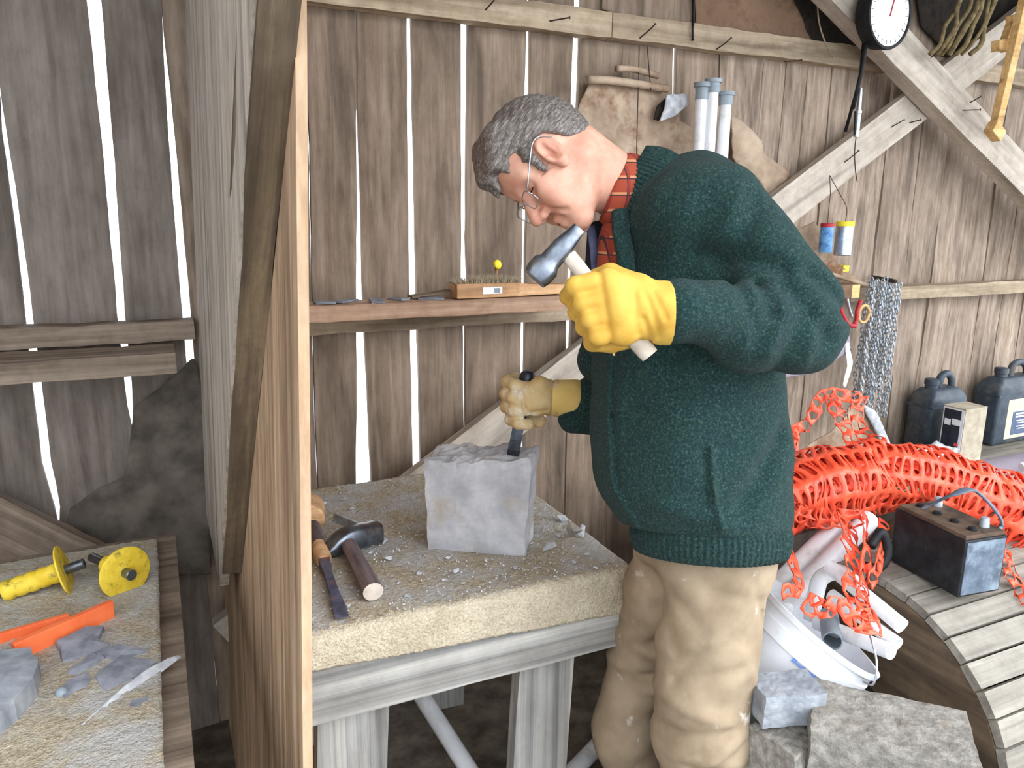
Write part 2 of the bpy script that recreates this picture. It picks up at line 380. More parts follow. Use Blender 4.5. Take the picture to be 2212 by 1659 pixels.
for g in GAPS:
    s = []
    for x, y, w in g:
        w *= 1.05; a = on(x-w/2, y, 1, WY); b = on(x+w/2, y, 1, WY); s.append((a.z, a.x, b.x))
    s.sort(); gl.append(s)
def edge(s, z, k):
    if z <= s[0][0]: return s[0][k]
    for p, q in zip(s, s[1:]):
        if z <= q[0]:
            u_ = (z-p[0])/(q[0]-p[0]); return p[k]*(1-u_)+q[k]*u_
    return s[-1][k]
gl.insert(0, [(0, -1.14, -1.135), (3, -1.14, -1.135)]); gl.insert(1, [(0, -.93, -.92), (3, -.93, -.92)]); gl.insert(2, [(0, -.66, -.655), (3, -.65, -.645)])
for i, X in enumerate([on(*q, 1, WY).x for q in ((1690, 250), (1735, 250), (1790, 250), (1852, 450), (1906, 400), (1972, 450), (2030, 450), (2082, 450), (2139, 500), (2190, 500))] + [3.79, 3.95, 4.12, 4.28, 4.45, 4.6, 4.8, 5.0, 5.2, 5.4]):
    w = (.004, .007, .003, .005, .009, .003, .007, .004)[i % 8]; l_ = .012*math.sin(i*2.3)
    gl.append([(0, X-w/2-l_, X+w/2-l_), (3, X-w/2+l_, X+w/2+l_)])
for q_ in (-1.55, -1.93, -2.3, -2.7): gl.insert(0, [(0, q_-.01, q_), (3, q_-.01, q_)])
rd = random.Random(4)
for i, (a, b) in enumerate(zip(gl, gl[1:])):
    NZ = 46; vs_ = []; fs = []; th = .022; yo = rd.uniform(-.004, .004); slab = i >= 18; am = .005 if slab else .0022
    cup = rd.uniform(-.004, .006)
    for k in range(NZ+1):
        z = 3.0*k/NZ
        xl = edge(a, z, 2) + am*noise.noise(Vector((i*7.1, z*9, 0))) + am*.6*noise.noise(Vector((i*3.1, z*30, 0)))
        xr = edge(b, z, 1) + am*noise.noise(Vector((i*7.1+40, z*9, 3))) + am*.6*noise.noise(Vector((i*3.1+9, z*30, 0)))
        xr = max(xr, xl+.01); xm = (xl+xr)/2
        w = .006*noise.noise(Vector((i*5.3, z*2, 8)))*(2 if slab else 1)
        y0 = WY+yo+w
        vs_ += [(xl, y0+.003, z), (xm, y0-cup, z), (xr, y0+.003, z), (xr, y0+th, z), (xl, y0+th, z)]
    for k in range(NZ):
        for q in range(5): fs.append((k*5+q, k*5+(q+1) % 5, k*5+5+(q+1) % 5, k*5+5+q))
    fs += [(4, 3, 2, 1, 0), tuple(NZ*5+q for q in range(5))]
    MB().add(vs_, fs).build('plank', 'barn_slab' if slab else ('barn_board' if 9 <= i else 'barn_board_dark'), wall)

def nail(p, d, L, parent, bend=0):
    p = Vector(p); d = Vector(d).normalized(); q = p + d*L*.6; e = q + (d + Vector((.5, 0, .7))*bend).normalized()*L*.4
    m = MB(); m.tube([p-d*.01, q, e], .0022, 6); m.lathe([(0, .005), (.0015, .005)], e, e-q, 8); return m.build('nail', 'nail_iron', parent, smooth=True, angle=40)
# rails on the wall
def rail(n, x0, x1, z0, z1, y0, mat, label, seed, nails=()):
    m = MB(); m.rough_bar((x0, (y0+WY)/2-.002, (z0+z1)/2), (x1, (y0+WY)/2-.002, (z0+z1)/2), WY-y0-.006, z1-z0, seg=24, jit=.0025, seed=seed)
    o = m.build('trim_%d' % n, mat, label=label, kind='structure')
    for (px_, py_, dx, dz, L, bd) in nails:
        p = on(px_, py_, 1, y0-.001); nail(p, (dx, -1, dz), L, o, bd)
    return o
UR = [(1050, 20, .3, .5, .05, 1), (1190, 45, .9, .1, .06, 0), (1385, 80, .4, .6, .06, .4), (1550, 105, .5, .6, .055, .6), (1700, 133, .9, .05, .05, 0)]
rail(1, .15, 1.385, 2.125, 2.2, 2.245, 'rail_wood', 'upper nailing rail on the board wall, length behind the plywood screen', 1, UR[:2])
rail(2, 1.39, 2.66, 2.125, 2.2, 2.245, 'rail_wood', 'upper nailing rail on the board wall, length ending at the crossed braces', 2, UR[2:])
rail(3, 2.9, 4.6, 2.13, 2.2, 2.245, 'rail_wood', 'upper nailing rail on the board wall, length right of the crossed braces', 3)
rail(4, -1.6, .085, 1.235, 1.285, 2.215, 'table_wood', 'dusty middle rail on the wall left of the leaning brace', 4)
rail(5, .2, 1.9, 1.225, 1.285, 2.235, 'rail_wood', 'grey middle rail on the wall under the brush shelf', 5)
rail(6, 2.55, 5.2, 1.235, 1.29, 2.225, 'rail_wood', 'grey middle rail on the wall right of the hanging chain', 6)
m = MB(); m.rough_bar((2.2, 2.17, .51), (5.0, 2.17, .51), .26, .05, seg=20, jit=.003, seed=8); m.build('trim_7', 'drum_plank', label='low grey ledge along the foot of the wall', kind='structure')
m = MB(); m.rough_bar((2.2, 2.2, .25), (5.0, 2.2, .25), .16, .46, seg=20, jit=.004, seed=9); m.build('trim_8', 'barn_board_dark', label='dark sill timber under the low ledge', kind='structure')
# long braces
def brace(n, a, b, w, th, y, mat, label, seed, nails=()):
    a = Vector((a[0], y, a[1])); b = Vector((b[0], y, b[1])); R = frame(b-a, (0, -1, 0))
    m = MB(); m.rough_bar(a, b, w, th, (0, -1, 0), seg=24, jit=.002, seed=seed); o = m.build('trim_%d' % n, mat, R=R, label=label, kind='structure')
    for (px_, py_, dx, dz, L, bd) in nails:
        p = on(px_, py_, 1, y-th/2); e = empty_nail(p, (dx, -1, dz), L, bd); e.parent = o; e.matrix_parent_inverse = (Matrix.Translation(WP[o.name]) @ R.to_4x4()).inverted()
    return o
def empty_nail(p, d, L, bd):
    o = nail(p, d, L, None, bd); return o
A0 = on(880, 1030, 1, 2.18); A1 = on(2212, 10, 1, 2.18)
d = Vector((A1.x-A0.x, 0, A1.z-A0.z)).normalized(); nrm = Vector((d.z, 0, -d.x)); hw = .068
q0 = A0 + nrm*hw - d*.7; q1 = A1 + nrm*hw + d*.6
brace(9, (q0.x, q0.z), (q1.x, q1.z), hw*2, .04, 2.2, 'brace_wood', 'long pale diagonal brace rising to the right behind the man', 11, [(1925, 275, .8, .8, .05, 0), (1825, 350, .5, .9, .06, .5), (1965, 265, .3, .2, .04, 0)])
B0 = on(1960, 60, 1, 2.1); B1 = on(2212, 330, 1, 2.1); d = Vector((B1.x-B0.x, 0, B1.z-B0.z)).normalized(); nrm = Vector((d.z, 0, -d.x)); hw = .066
if nrm.z > 0: nrm = -nrm
q0 = B0 + nrm*hw - d*.6; q1 = B1 + nrm*hw + d*1.0
brace(10, (q0.x, q0.z), (q1.x, q1.z), hw*2, .07, 2.135, 'brace_wood', 'thick pale brace falling to the right across the other', 12, [(2010, 125, .8, 1.0, .08, .2), (2080, 238, 1.2, 0, .06, 0), (2095, 222, .6, .7, .04, 0)])
C0 = on(0, 1070, 1, 2.18); C1 = on(200, 1170, 1, 2.18); d = Vector((C1.x-C0.x, 0, C1.z-C0.z)).normalized(); nrm = Vector((d.z, 0, -d.x))
if nrm.z > 0: nrm = -nrm
q0 = C0 + nrm*.07 - d*.32; q1 = C1 + nrm*.07 + d*.25
brace(11, (q0.x, q0.z), (q1.x, q1.z), .14, .04, 2.19, 'table_wood', 'dim diagonal brace low on the wall behind the near table', 13)

# leaning brace and the gusset boards that close it to the wall
SK = .037
def lx(x, z): return x + SK*(z-1.3)
fr_top = (.20, 2.64); fr_bot = (1.72, .77)          # (Y, z) of the sloping front edge
br = empty('trim_12', (lx(.10, .7), 1.9, .7), label='sloping timber brace and grey boards closing it to the wall', kind='structure')
p0 = Vector((lx(.124, fr_top[1]), fr_top[0], fr_top[1])); p1 = Vector((lx(.124, fr_bot[1]), fr_bot[0], fr_bot[1]))
d = (p1-p0).normalized(); nrm = Vector((1, 0, 0)).cross(d)
if nrm.y < 0: nrm = -nrm
m = MB(); m.rough_bar(p0+nrm*.07, p1+nrm*.07, .042, .14, nrm, seg=20, jit=.002, seed=21)
m.build('sloping_brace', 'brace_dark', br, R=frame(p1-p0, nrm))
ys = [.9, 1.32, 1.78, 2.285]
def zf(y): return fr_top[1] + (y-fr_top[0])/(fr_bot[0]-fr_top[0])*(fr_bot[1]-fr_top[1])
for i in range(3):
    ya, yb = ys[i]+.002, ys[i+1]-.002
    poly = [(ya, zf(ya)+.02), (yb, max(zf(yb)+.02, .72)), (yb, 2.98), (ya, 2.98)]
    m = MB(); m.prism([Vector((lx(.099, z), y, z)) for y, z in poly], (.02, 0, 0)); m.build('gusset_board', 'gusset_wood', br)
# plywood screen
def plx(z): return .148 + .04*(z-1.38)
ps = empty('plywood_screen', (plx(.5), 1.6, 0), 'tall plywood screen standing between the two benches', 'screen')
YF, YB = .93, 2.27
def sheet(x0, x1, ya, yb):
    vs_ = []; NZ = 12
    for k in range(NZ+1):
        z = .01 + 2.6*k/NZ; j = .0012*math.sin(k*2.1)
        vs_ += [(plx(z)+x0, ya+j, z), (plx(z)+x1, ya+j, z), (plx(z)+x1, yb, z), (plx(z)+x0, yb, z)]
    fs = [(k*4+q, k*4+(q+1) % 4, k*4+4+(q+1) % 4, k*4+4+q) for k in range(NZ) for q in range(4)] + [(3, 2, 1, 0), tuple(NZ*4+q for q in range(4))]
    return MB().add(vs_, fs)
sheet(0, .0125, YF, YB).build('panel', 'plywood_face', ps)
sheet(-.0003, .0128, YF-.0015, YF+.0008).build('raw_edge', 'plywood_edge', ps, label='pale raw plywood edge')
# shelves
m = MB(); m.rough_bar((.175, 2.175, 1.3), (1.17, 2.175, 1.3), .115, .045, seg=20, jit=.0015, seed=31); m.build('shelf', 'fresh_lumber', label='new pinkish plank shelf on the wall carrying the scrubbing brush', cat='shelf')
m = MB(); m.rough_bar((-1.2, 2.125, 1.205), (.03, 2.125, 1.205), .16, .05, seg=20, jit=.0015, seed=32); m.build('shelf', 'table_wood', label='dusty plank shelf on the wall above the near table', cat='shelf')

# ================================================================== THE MAN
MO = dep(1450, 800, 1.5)
def loc(x, y, t_):
    p = dep(x, y, t_) - MO; return np.array((p.dot(rt), p.dot(up), -p.dot(hd)))
def wloc(p):
    p = Vector(p) - MO; return np.array((p.dot(rt), p.dot(up), -p.dot(hd)))
def unl(q): return MO + rt*float(q[0]) + up*float(q[1]) - hd*float(q[2])
BAS = np.array([[*rt], [*up], [*(-hd)]])
def nets(ax, V):
    """surface nets over a grid whose spacing may vary"""
    xs, ys, zs = ax; S = V < 0
    c = [S[i:V.shape[0]-1+i, j:V.shape[1]-1+j, k:V.shape[2]-1+k] for i in (0, 1) for j in (0, 1) for k in (0, 1)]
    cnt = sum(q.astype(np.uint8) for q in c); I, J, K = np.nonzero((cnt > 0) & (cnt < 8)); n = len(I)
    ids = -np.ones(cnt.shape, np.int64); ids[I, J, K] = np.arange(n)
    acc = np.zeros((n, 3)); num = np.zeros(n)
    cor = [(i, j, k) for i in (0, 1) for j in (0, 1) for k in (0, 1)]
    for a in cor:
        for d_ in range(3):
            if a[d_]: continue
            b = list(a); b[d_] = 1
            va = V[I+a[0], J+a[1], K+a[2]]; vb = V[I+b[0], J+b[1], K+b[2]]; m_ = (va < 0) != (vb < 0)
            den = np.where(m_, va-vb, 1); tt = np.where(m_, va/den, 0)
            pa = np.stack((xs[I+a[0]], ys[J+a[1]], zs[K+a[2]]), 1); pb = np.stack((xs[I+b[0]], ys[J+b[1]], zs[K+b[2]]), 1)
            acc += np.where(m_[:, None], pa+(pb-pa)*tt[:, None], 0); num += m_
    P = acc/num[:, None]; quads = []
    for d_ in range(3):
        sl0 = [slice(None)]*3; sl1 = [slice(None)]*3; sl0[d_] = slice(0, -1); sl1[d_] = slice(1, None)
        A = S[tuple(sl0)]; B = S[tuple(sl1)]; E = np.argwhere(A != B); e, g = [q for q in range(3) if q != d_]
        sh = np.array(V.shape)-1
        E = E[(E[:, e] > 0) & (E[:, g] > 0) & (E[:, e] < sh[e]) & (E[:, g] < sh[g])]
        if len(E) == 0: continue
        def idx(de, dg):
            Q = E.copy(); Q[:, e] += de; Q[:, g] += dg; return ids[Q[:, 0], Q[:, 1], Q[:, 2]]
        q = np.stack((idx(-1, -1), idx(0, -1), idx(0, 0), idx(-1, 0)), 1); fl = A[E[:, 0], E[:, 1], E[:, 2]]
        if d_ == 1: fl = ~fl
        q[~fl] = q[~fl][:, ::-1]; quads.append(q)
    Q = np.concatenate(quads); return P, Q[(Q >= 0).all(1)]
def sdf_mesh(name, ax, V, mat, parent, R=None, iters=1):
    P, Q = nets(ax, V)
    if iters:        # one light smoothing pass
        for _ in range(iters):
            S_ = np.zeros_like(P); N_ = np.zeros(len(P))
            for k in range(4):
                for kk in (1, 3): np.add.at(S_, Q[:, k], P[Q[:, (k+kk) % 4]]); np.add.at(N_, Q[:, k], 1)
            P = P*.5 + .5*S_/np.maximum(N_, 1)[:, None]
    W = P @ BAS + np.array(MO)[None, :]
    lo = np.array(((W[:, 0].min()+W[:, 0].max())/2, (W[:, 1].min()+W[:, 1].max())/2, W[:, 2].min()))
    L_ = W-lo
    if R is not None: L_ = L_ @ np.array(R)
    me = bpy.data.meshes.new(name); me.vertices.add(len(P)); me.vertices.foreach_set('co', L_.astype(np.float32).ravel())
    me.loops.add(len(Q)*4); me.loops.foreach_set('vertex_index', Q.astype(np.int32).ravel())
    me.polygons.add(len(Q)); me.polygons.foreach_set('loop_start', np.arange(0, len(Q)*4, 4, dtype=np.int32))
    me.polygons.foreach_set('use_smooth', np.ones(len(Q), bool)); me.update(calc_edges=True); me.validate()
    for q in ([mat] if isinstance(mat, str) else mat): me.materials.append(MATS[q])
    o = bpy.data.objects.new(name, me); link(o, parent, Vector(lo))
    if R is not None: o.rotation_euler = R.to_euler()
    return o
def grid(lo, hi, h): return [np.arange(lo[i], hi[i]+h, h) for i in range(3)]
class G:
    """signed distances on a grid"""
    def __init__(s, ax): s.a = ax[0][:, None, None]; s.b = ax[1][None, :, None]; s.c = ax[2][None, None, :]
    def cone(s, p, q, r1, r2):
        p = np.asarray(p); d_ = np.asarray(q)-p; L2 = max(d_ @ d_, 1e-9)
        x, y, z = s.a-p[0], s.b-p[1], s.c-p[2]; h_ = np.clip((x*d_[0]+y*d_[1]+z*d_[2])/L2, 0, 1)
        return np.sqrt((x-h_*d_[0])**2+(y-h_*d_[1])**2+(z-h_*d_[2])**2) - (r1+(r2-r1)*h_)
    def ell(s, p, r):
        x, y, z = (s.a-p[0])/r[0], (s.b-p[1])/r[1], (s.c-p[2])/r[2]; k = np.sqrt(x*x+y*y+z*z)
        k1 = np.sqrt((x/r[0])**2+(y/r[1])**2+(z/r[2])**2); return k*(k-1)/np.maximum(k1, 1e-6)
    def fold(s, p, q, w, amp, dz=None):
        """a crease (amp>0) or ridge (amp<0) along the segment p-q"""
        d_ = q[:2]-p[:2]; L2 = max(d_ @ d_, 1e-9); x, y = s.a-p[0], s.b-p[1]; h_ = np.clip((x*d_[0]+y*d_[1])/L2, 0, 1)
        f = amp*np.exp(-((x-h_*d_[0])**2+(y-h_*d_[1])**2)/(w*w))
        if dz is not None: f = f*(1/(1+np.exp(-(s.c-dz)/.01)))
        return f
def smin(x, y, k):
    h_ = np.clip(.5+.5*(y-x)/k, 0, 1); return y+(x-y)*h_-k*h_*(1-h_)
def smax(x, y, k): return -smin(-x, -y, k)

man = empty('person', (1.0, 1.25, 0), 'man in a dark green zip cardigan and khaki trousers bending over the stone block', 'person')
HT = 58*math.pi/180; HY = math.radians(13); HF0 = np.array((-math.cos(HT), -math.sin(HT), 0.0)); HU = np.array((-math.sin(HT), math.cos(HT), 0.0)); HC = np.array((0, 0, 1.0))
HF = HF0*math.cos(HY) + HC*math.sin(HY); HS = HC*math.cos(HY) - HF0*math.sin(HY)
HO = loc(1167, 333, 1.44)
def hp(f, u_, s_=0): return HO + HF*f + HU*u_ + HS*s_
# joints
neckb = loc(1400, 455, 1.5)
shN, shF = loc(1520, 500, 1.44), loc(1450, 490, 1.66)
elN, wrN = loc(1735, 690, 1.335), loc(1455, 678, 1.225)
elF, wrF = loc(1385, 850, 1.76), loc(1225, 862, 1.775)
hipN, hipF = loc(1545, 1185, 1.51), loc(1475, 1185, 1.62)
knN, knF = loc(1512, 1560, 1.545), loc(1346, 1570, 1.885)
def below(k, dx, dy, z):
    w = unl(k); return wloc(Vector((w.x+dx, w.y+dy, z)))
anN, anF = below(knN, .06, .0, .09), below(knF, .07, .0, .09)
# ---- body: head, neck, trunk, arms and legs as one skin
def seg(lo, hi, h, flo, fhi, fh):
    return np.unique(np.round(np.concatenate((np.arange(lo, flo, h), np.arange(flo, fhi, fh), np.arange(fhi, hi+h, h))), 5))
hb = [HO-.19, HO+.19]
allp = np.array([shN, shF, elN, wrN, elF, wrF, hipN, hipF, knN, knF, anN, anF, loc(1140, 870, 1.77), loc(1290, 660, 1.2)])
lo = np.minimum(allp.min(0)-.1, HO-.2); hi = np.maximum(allp.max(0)+.1, HO+.2)
fa = (HO[0]-.16, HO[0]+.20); fb = (HO[1]-.20, HO[1]+.15); fc = (HO[2]-.115, HO[2]+.115)
ax = [seg(lo[0], hi[0], .014, *fa, .0024), seg(lo[1], hi[1], .014, *fb, .0024), seg(lo[2], hi[2], .014, *fc, .0024)]
g = G(ax)
B = g.cone(neckb, hp(-.035, -.075), .062, .058)
B = smin(B, g.cone(loc(1490, 560, 1.53), loc(1520, 1050, 1.55), .125, .10), .05)
B = smin(B, g.cone(shN, shF, .06, .06), .05)
for a_, b_, r1, r2 in ((shN, loc(1640, 575, 1.36), .045, .042), (loc(1640, 575, 1.36), elN, .042, .04), (elN, wrN, .042, .028), (shF, elF, .05, .042), (elF, wrF, .042, .028), (wrN, loc(1330, 662, 1.205), .03, .03), (wrF, loc(1172, 862, 1.775), .03, .03),
                       (hipN, knN, .058, .05), (knN, anN, .055, .038), (hipF, loc(1392, 1420, 1.86), .055, .05), (loc(1392, 1420, 1.86), knF, .055, .05), (knF, anF, .055, .038), (hipN, hipF, .06, .06)):
    B = smin(B, g.cone(a_, b_, r1, r2), .02)
ia = [np.nonzero((ax[0] > fa[0]-.001) & (ax[0] < fa[1]+.001))[0], np.nonzero((ax[1] > fb[0]-.001) & (ax[1] < fb[1]+.001))[0], np.nonzero((ax[2] > fc[0]-.001) & (ax[2] < fc[1]+.001))[0]]
sub = tuple(slice(q[0], q[-1]+1) for q in ia); hax = [ax[i][sub[i]] for i in range(3)]
class GH(G):
    def __init__(s, hax):
        A, B_, C_ = np.meshgrid(hax[0]-HO[0], hax[1]-HO[1], hax[2]-HO[2], indexing='ij')
        s.a = A*HF[0]+B_*HF[1]+C_*HF[2]; s.b = A*HU[0]+B_*HU[1]+C_*HU[2]; s.raw = A*HS[0]+B_*HS[1]+C_*HS[2]; s.c = np.abs(s.raw)
gh = GH(hax)
def head_sdf(gh):
    cr = gh.ell((-.004, .0, 0), (.097, .098, .076))
    H = smin(cr, gh.ell((.032, -.055, 0), (.062, .085, .062)), .03)
    H = smin(H, gh.ell((.05, .02, 0), (.045, .05, .058)), .03)                       # forehead
    H = smin(H, gh.cone((-.012, -.075, .05), (.066, -.125, .012), .026, .021), .025)   # jaw
    H = smin(H, gh.cone((.075, -.127, 0), (.075, -.132, .012), .019, .016), .02)       # chin
    H = smin(H, gh.cone((.082, -.004, .012), (.074, -.003, .045), .011, .010), .014)   # brow
    H = smin(H, gh.ell((.062, -.045, .04), (.03, .024, .022)), .02)                    # cheek bone
    H = smin(H, gh.ell((.068, -.085, .03), (.026, .03, .022)), .02)                    # cheek
    H = smax(H, -gh.ell((.1, -.024, .034), (.02, .015, .02)), .012)                    # eye hollow
    H = smin(H, gh.ell((.074, -.024, .033), (.0135, .012, .0155)), .004)               # closed lid
    H = smin(H, gh.cone((.088, -.016, 0), (.117, -.062, 0), .0085, .0125), .012)       # nose
    H = smin(H, gh.ell((.104, -.069, .012), (.013, .009, .008)), .006)                 # nostril wing
    H = smax(H, -gh.ell((.107, -.077, .0065), (.006, .005, .0035)), .003)
    H = smin(H, gh.cone((.094, -.094, 0), (.08, -.099, .024), .0085, .005), .006)      # upper lip
    H = smin(H, gh.cone((.091, -.108, 0), (.079, -.104, .022), .0095, .005), .006)     # lower lip
    H = smax(H, -gh.cone((.105, -.1005, 0), (.083, -.1005, .03), .0035, .003), .003)   # mouth line
    H = smax(H, -gh.cone((.098, -.074, .024), (.088, -.100, .040), .0030, .0022), .010) # smile fold
    for k, q in enumerate((-.014, -.024, -.034)):                                      # crow's feet
        H = smax(H, -gh.cone((.066, -.026+q*.15, .062), (.045, q-.004, .068), .002, .0015), .003)
    eo = .036
    ear = gh.ell((-.010+eo, -.022, .081), (.021, .033, .0105))
    ear = smin(ear, gh.cone((-.006+eo, -.05, .078), (-.004+eo, -.055, .078), .010, .008), .01)
    ear = smax(ear, -gh.ell((-.004+eo, -.022, .0925), (.0145, .024, .0125)), .003)
    ear = smin(ear, gh.cone((-.013+eo, -.008, .084), (-.012+eo, -.038, .084), .0045, .004), .003); ear = smax(ear, -gh.ell((.000+eo, -.028, .087), (.008, .012, .013)), .003)
    ear = smin(ear, gh.cone((.006+eo, -.026, .080), (.004+eo, -.036, .078), .005, .005), .004)
    H = smin(H, ear, .006); return H
B[sub] = smin(B[sub], head_sdf(gh), .03)
sdf_mesh('body', ax, B, 'skin', man)
# ---- hair
hair_ax = [np.arange(fa[0], fa[1], .0026), np.arange(fb[0], fb[1], .0026), np.arange(fc[0], fc[1], .0026)]
gr = GH(hair_ax)
ul = np.interp(gr.a, [-.13, -.09, -.06, -.02, .004, .026, .046, .052, .066, .073, .085, .1, .13], [-.062, -.066, -.058, -.035, .008, .014, .004, -.004, .002, .014, .034, .048, .058])
hs = gr.ell((-.006, .004, 0), (.104, .107, .085))
hs = smin(hs, gr.cone((.06, .085, .0), (.1, .055, .0), .026, .022), .03)
hs = smin(hs, gr.cone((.04, .075, .04), (.086, .05, .035), .026, .016), .03)
wav = .45*(.0016*np.sin(gr.b*420+gr.a*90+3*np.sin(gr.a*40)) + .0014*np.sin(gr.raw*310+gr.a*120) + .0012*np.sin(gr.b*230-gr.a*160+gr.raw*200))
hs = smax(hs+wav, (ul-gr.b)*.75 + .5*wav, .006)
hs = smin(hs, gr.cone((.054, .012, .072), (.058, -.030, .0705), .0095, .006)+wav, .008)
hs = smin(hs, gr.cone((.1, .05, .012), (.113, .022, .012), .012, .004), .012)
hs = smin(hs, gr.cone((.098, .05, -.012), (.116, .03, -.02), .012, .004), .012)
hs = smin(hs, gr.cone((.085, .045, .04), (.088, .022, .046), .010, .003), .01)
RH = Matrix([list(BAS.T @ HF), list(BAS.T @ HU), list(BAS.T @ np.cross(HF, HU))]).transposed()
sdf_mesh('hair', hair_ax, hs, 'grey_hair', man, R=RH)
# eyebrow and glasses
def hw(f, u_, s_=0): return unl(hp(f, u_, s_))
for sg in (1, -1):
    m = MB(); m.tube(bez([hw(.094, -.004, sg*.014), hw(.09, .003, sg*.03), hw(.078, .0, sg*.05)], 5), [.0025]+[.0042]*8+[.002]*2, 7, flat=.7); m.build('eyebrow', 'grey_hair', man, smooth=True)
for sg in (1, -1):
    MB().tube(bez([hw(.088, -.027, sg*.021), hw(.0885, -.029, sg*.033), hw(.079, -.027, sg*.047)], 5), [.0006]+[.0013]*9+[.0006], 6).build('eyelashes', 'fur_shade_dark', man, smooth=True)
gs = MB()
for sg in (1, -1):
    rim = []
    for k in range(28):
        a_ = 2*math.pi*k/28; cx_, sy_ = math.cos(a_), math.sin(a_); e_ = .55
        rim.append(hw(.106-.0*abs(cx_)-.010*(cx_*sg*.5+.5)*0, -.036+.016*math.copysign(abs(sy_)**e_, sy_), sg*.034+.024*math.copysign(abs(cx_)**e_, cx_)))
    gs.tube(rim+[rim[0]], .0013, 6)
    gs.tube(bez([hw(.106, -.026, sg*.058), hw(.103, -.023, sg*.067), hw(.085, -.013, sg*.074), hw(.056, .002, sg*.083), hw(.036, .010, sg*.088), hw(.020, .006, sg*.089), hw(.006, -.012, sg*.087)], 6), .0014, 6)
gs.tube(bez([hw(.107, -.03, .011), hw(.111, -.027, 0), hw(.107, -.03, -.011)], 4), .0013, 6)
go = gs.build('glasses', 'galvanised', man, smooth=True, label='thin wire-rimmed glasses')
for sg in (1, -1):
    m = MB(); ring = []
    for k in range(28):
        a_ = 2*math.pi*k/28; cx_, sy_ = math.cos(a_), math.sin(a_); e_ = .55
        ring.append(hw(.1055, -.036+.0155*math.copysign(abs(sy_)**e_, sy_), sg*.034+.0235*math.copysign(abs(cx_)**e_, cx_)))
    m.prism(ring, unl(hp(.0012, 0))-unl(hp(0, 0))); m.build('lens', 'lens_glass', go)
# ---- cardigan
ax = grid(loc(1150, 1240, 1.55)-np.array((.0, .06, 0))*0+np.array((0, -.03, -.42)), loc(1850, 320, 1.45)+np.array((.02, .03, .40)), .0052); g = G(ax)
S = g.ell(loc(1500, 585, 1.53), (.17, .208, .195))
S = smin(S, g.ell(loc(1482, 800, 1.54), (.190, .22, .18)), .07)
S = smin(S, g.ell(loc(1490, 985, 1.55), (.200, .19, .185)), .07)
S = smin(S, g.ell(loc(1535, 1120, 1.56), (.155, .14, .18)), .05)
S = smin(S, g.cone(loc(1480, 445, 1.37), loc(1455, 455, 1.70), .075, .07), .06)
S = smin(S, g.cone(loc(1480, 470, 1.5), neckb, .12, .085), .05)
arm = g.cone(loc(1550, 462, 1.375), loc(1728, 668, 1.335), .090, .078)
arm2 = smin(g.cone(loc(1722, 695, 1.335), loc(1470, 675, 1.225), .074, .056), g.cone(loc(1735, 735, 1.335), loc(1620, 735, 1.29), .058, .062), .03)
arm = smin(arm, arm2, .022)
arm = smin(arm, g.cone(loc(1745, 690, 1.335), loc(1792, 706, 1.335), .055, .026), .03)
S = smin(S, arm, .03)
S = smin(S, smin(g.cone(loc(1450, 480, 1.70), loc(1385, 830, 1.765), .08, .07), g.cone(loc(1385, 850, 1.765), loc(1288, 866, 1.775), .07, .060), .03), .03)
S = smin(S, g.cone(loc(1290, 900, 1.765), loc(1238, 902, 1.77), .045, .036), .03)
S = smin(S, g.cone(loc(1345, 640, 1.62), loc(1292, 780, 1.66), .05, .045), .03)
# open neck: hollow for the shirt
S = smax(S, -g.cone(loc(1290, 400, 1.47), loc(1340, 500, 1.5), .085, .06), .02)
S = smax(S, -g.cone(loc(1278, 480, 1.5), loc(1310, 600, 1.5), .05, .035), .015)
fz = loc(1500, 700, 1.5)[2]
for x0, y0, x1, y1, w, am in ((1505, 556, 1640, 600, .017, .014), (1545, 590, 1590, 470, .022, .012), (1500, 470, 1470, 600, .03, .008), (1430, 420, 1400, 560, .03, .006), (1690, 612, 1780, 690, .014, .010), (1640, 640, 1720, 740, .016, .008),
        (1590, 640, 1600, 700, .014, .009), (1535, 635, 1560, 720, .013, .008), (1660, 700, 1630, 790, .013, .006), (1560, 700, 1540, 760, .012, -.006), (1620, 690, 1590, 770, .013, -.007), (1700, 690, 1680, 790, .014, -.006),
        (1600, 1080, 1700, 960, .02, .012), (1640, 1010, 1700, 930, .016, .008), (1450, 760, 1400, 900, .03, .006), (1380, 840, 1350, 1000, .025, .005), (1522, 965, 1530, 1060, .006, -.007), (1530, 1060, 1548, 1135, .006, -.007),
        (1510, 965, 1518, 1060, .006, .004), (1325, 760, 1318, 900, .006, -.006), (1318, 900, 1330, 1060, .006, -.006), (1330, 1060, 1385, 1150, .006, -.006), (1337, 760, 1330, 900, .005, .004), (1330, 900, 1343, 1060, .005, .004),
        (1345, 600, 1300, 740, .02, .006), (1560, 430, 1520, 540, .005, -.003), (1420, 1090, 1560, 1130, .02, -.006), (1470, 840, 1640, 830, .03, .006), (1460, 1010, 1440, 1100, .04, -.006)):
    S = S + g.fold(loc(x0, y0, 1.4), loc(x1, y1, 1.4), w, am*1.35, fz-.05)
A_, B_, C_ = g.a, g.b, g.c
S = S + .0016*np.sin(A_*38+B_*21+C_*11) + .0013*np.sin(B_*47-A_*31+C_*23)
hemz = np.interp(ax[0], [loc(1300, 0, 1.5)[0], loc(1400, 0, 1.5)[0], loc(1540, 0, 1.5)[0], loc(1700, 0, 1.5)[0]], [loc(0, 1120, 1.5)[1], loc(0, 1168, 1.5)[1], loc(0, 1175, 1.5)[1], loc(0, 1140, 1.5)[1]])
hh = Vector((hd.x, hd.y, 0)).normalized(); HN = (Vector((0, 0, 1)) + hh*.26).normalized(); hl = BAS @ np.array(HN); hq = loc(1530, 1163, 1.385)
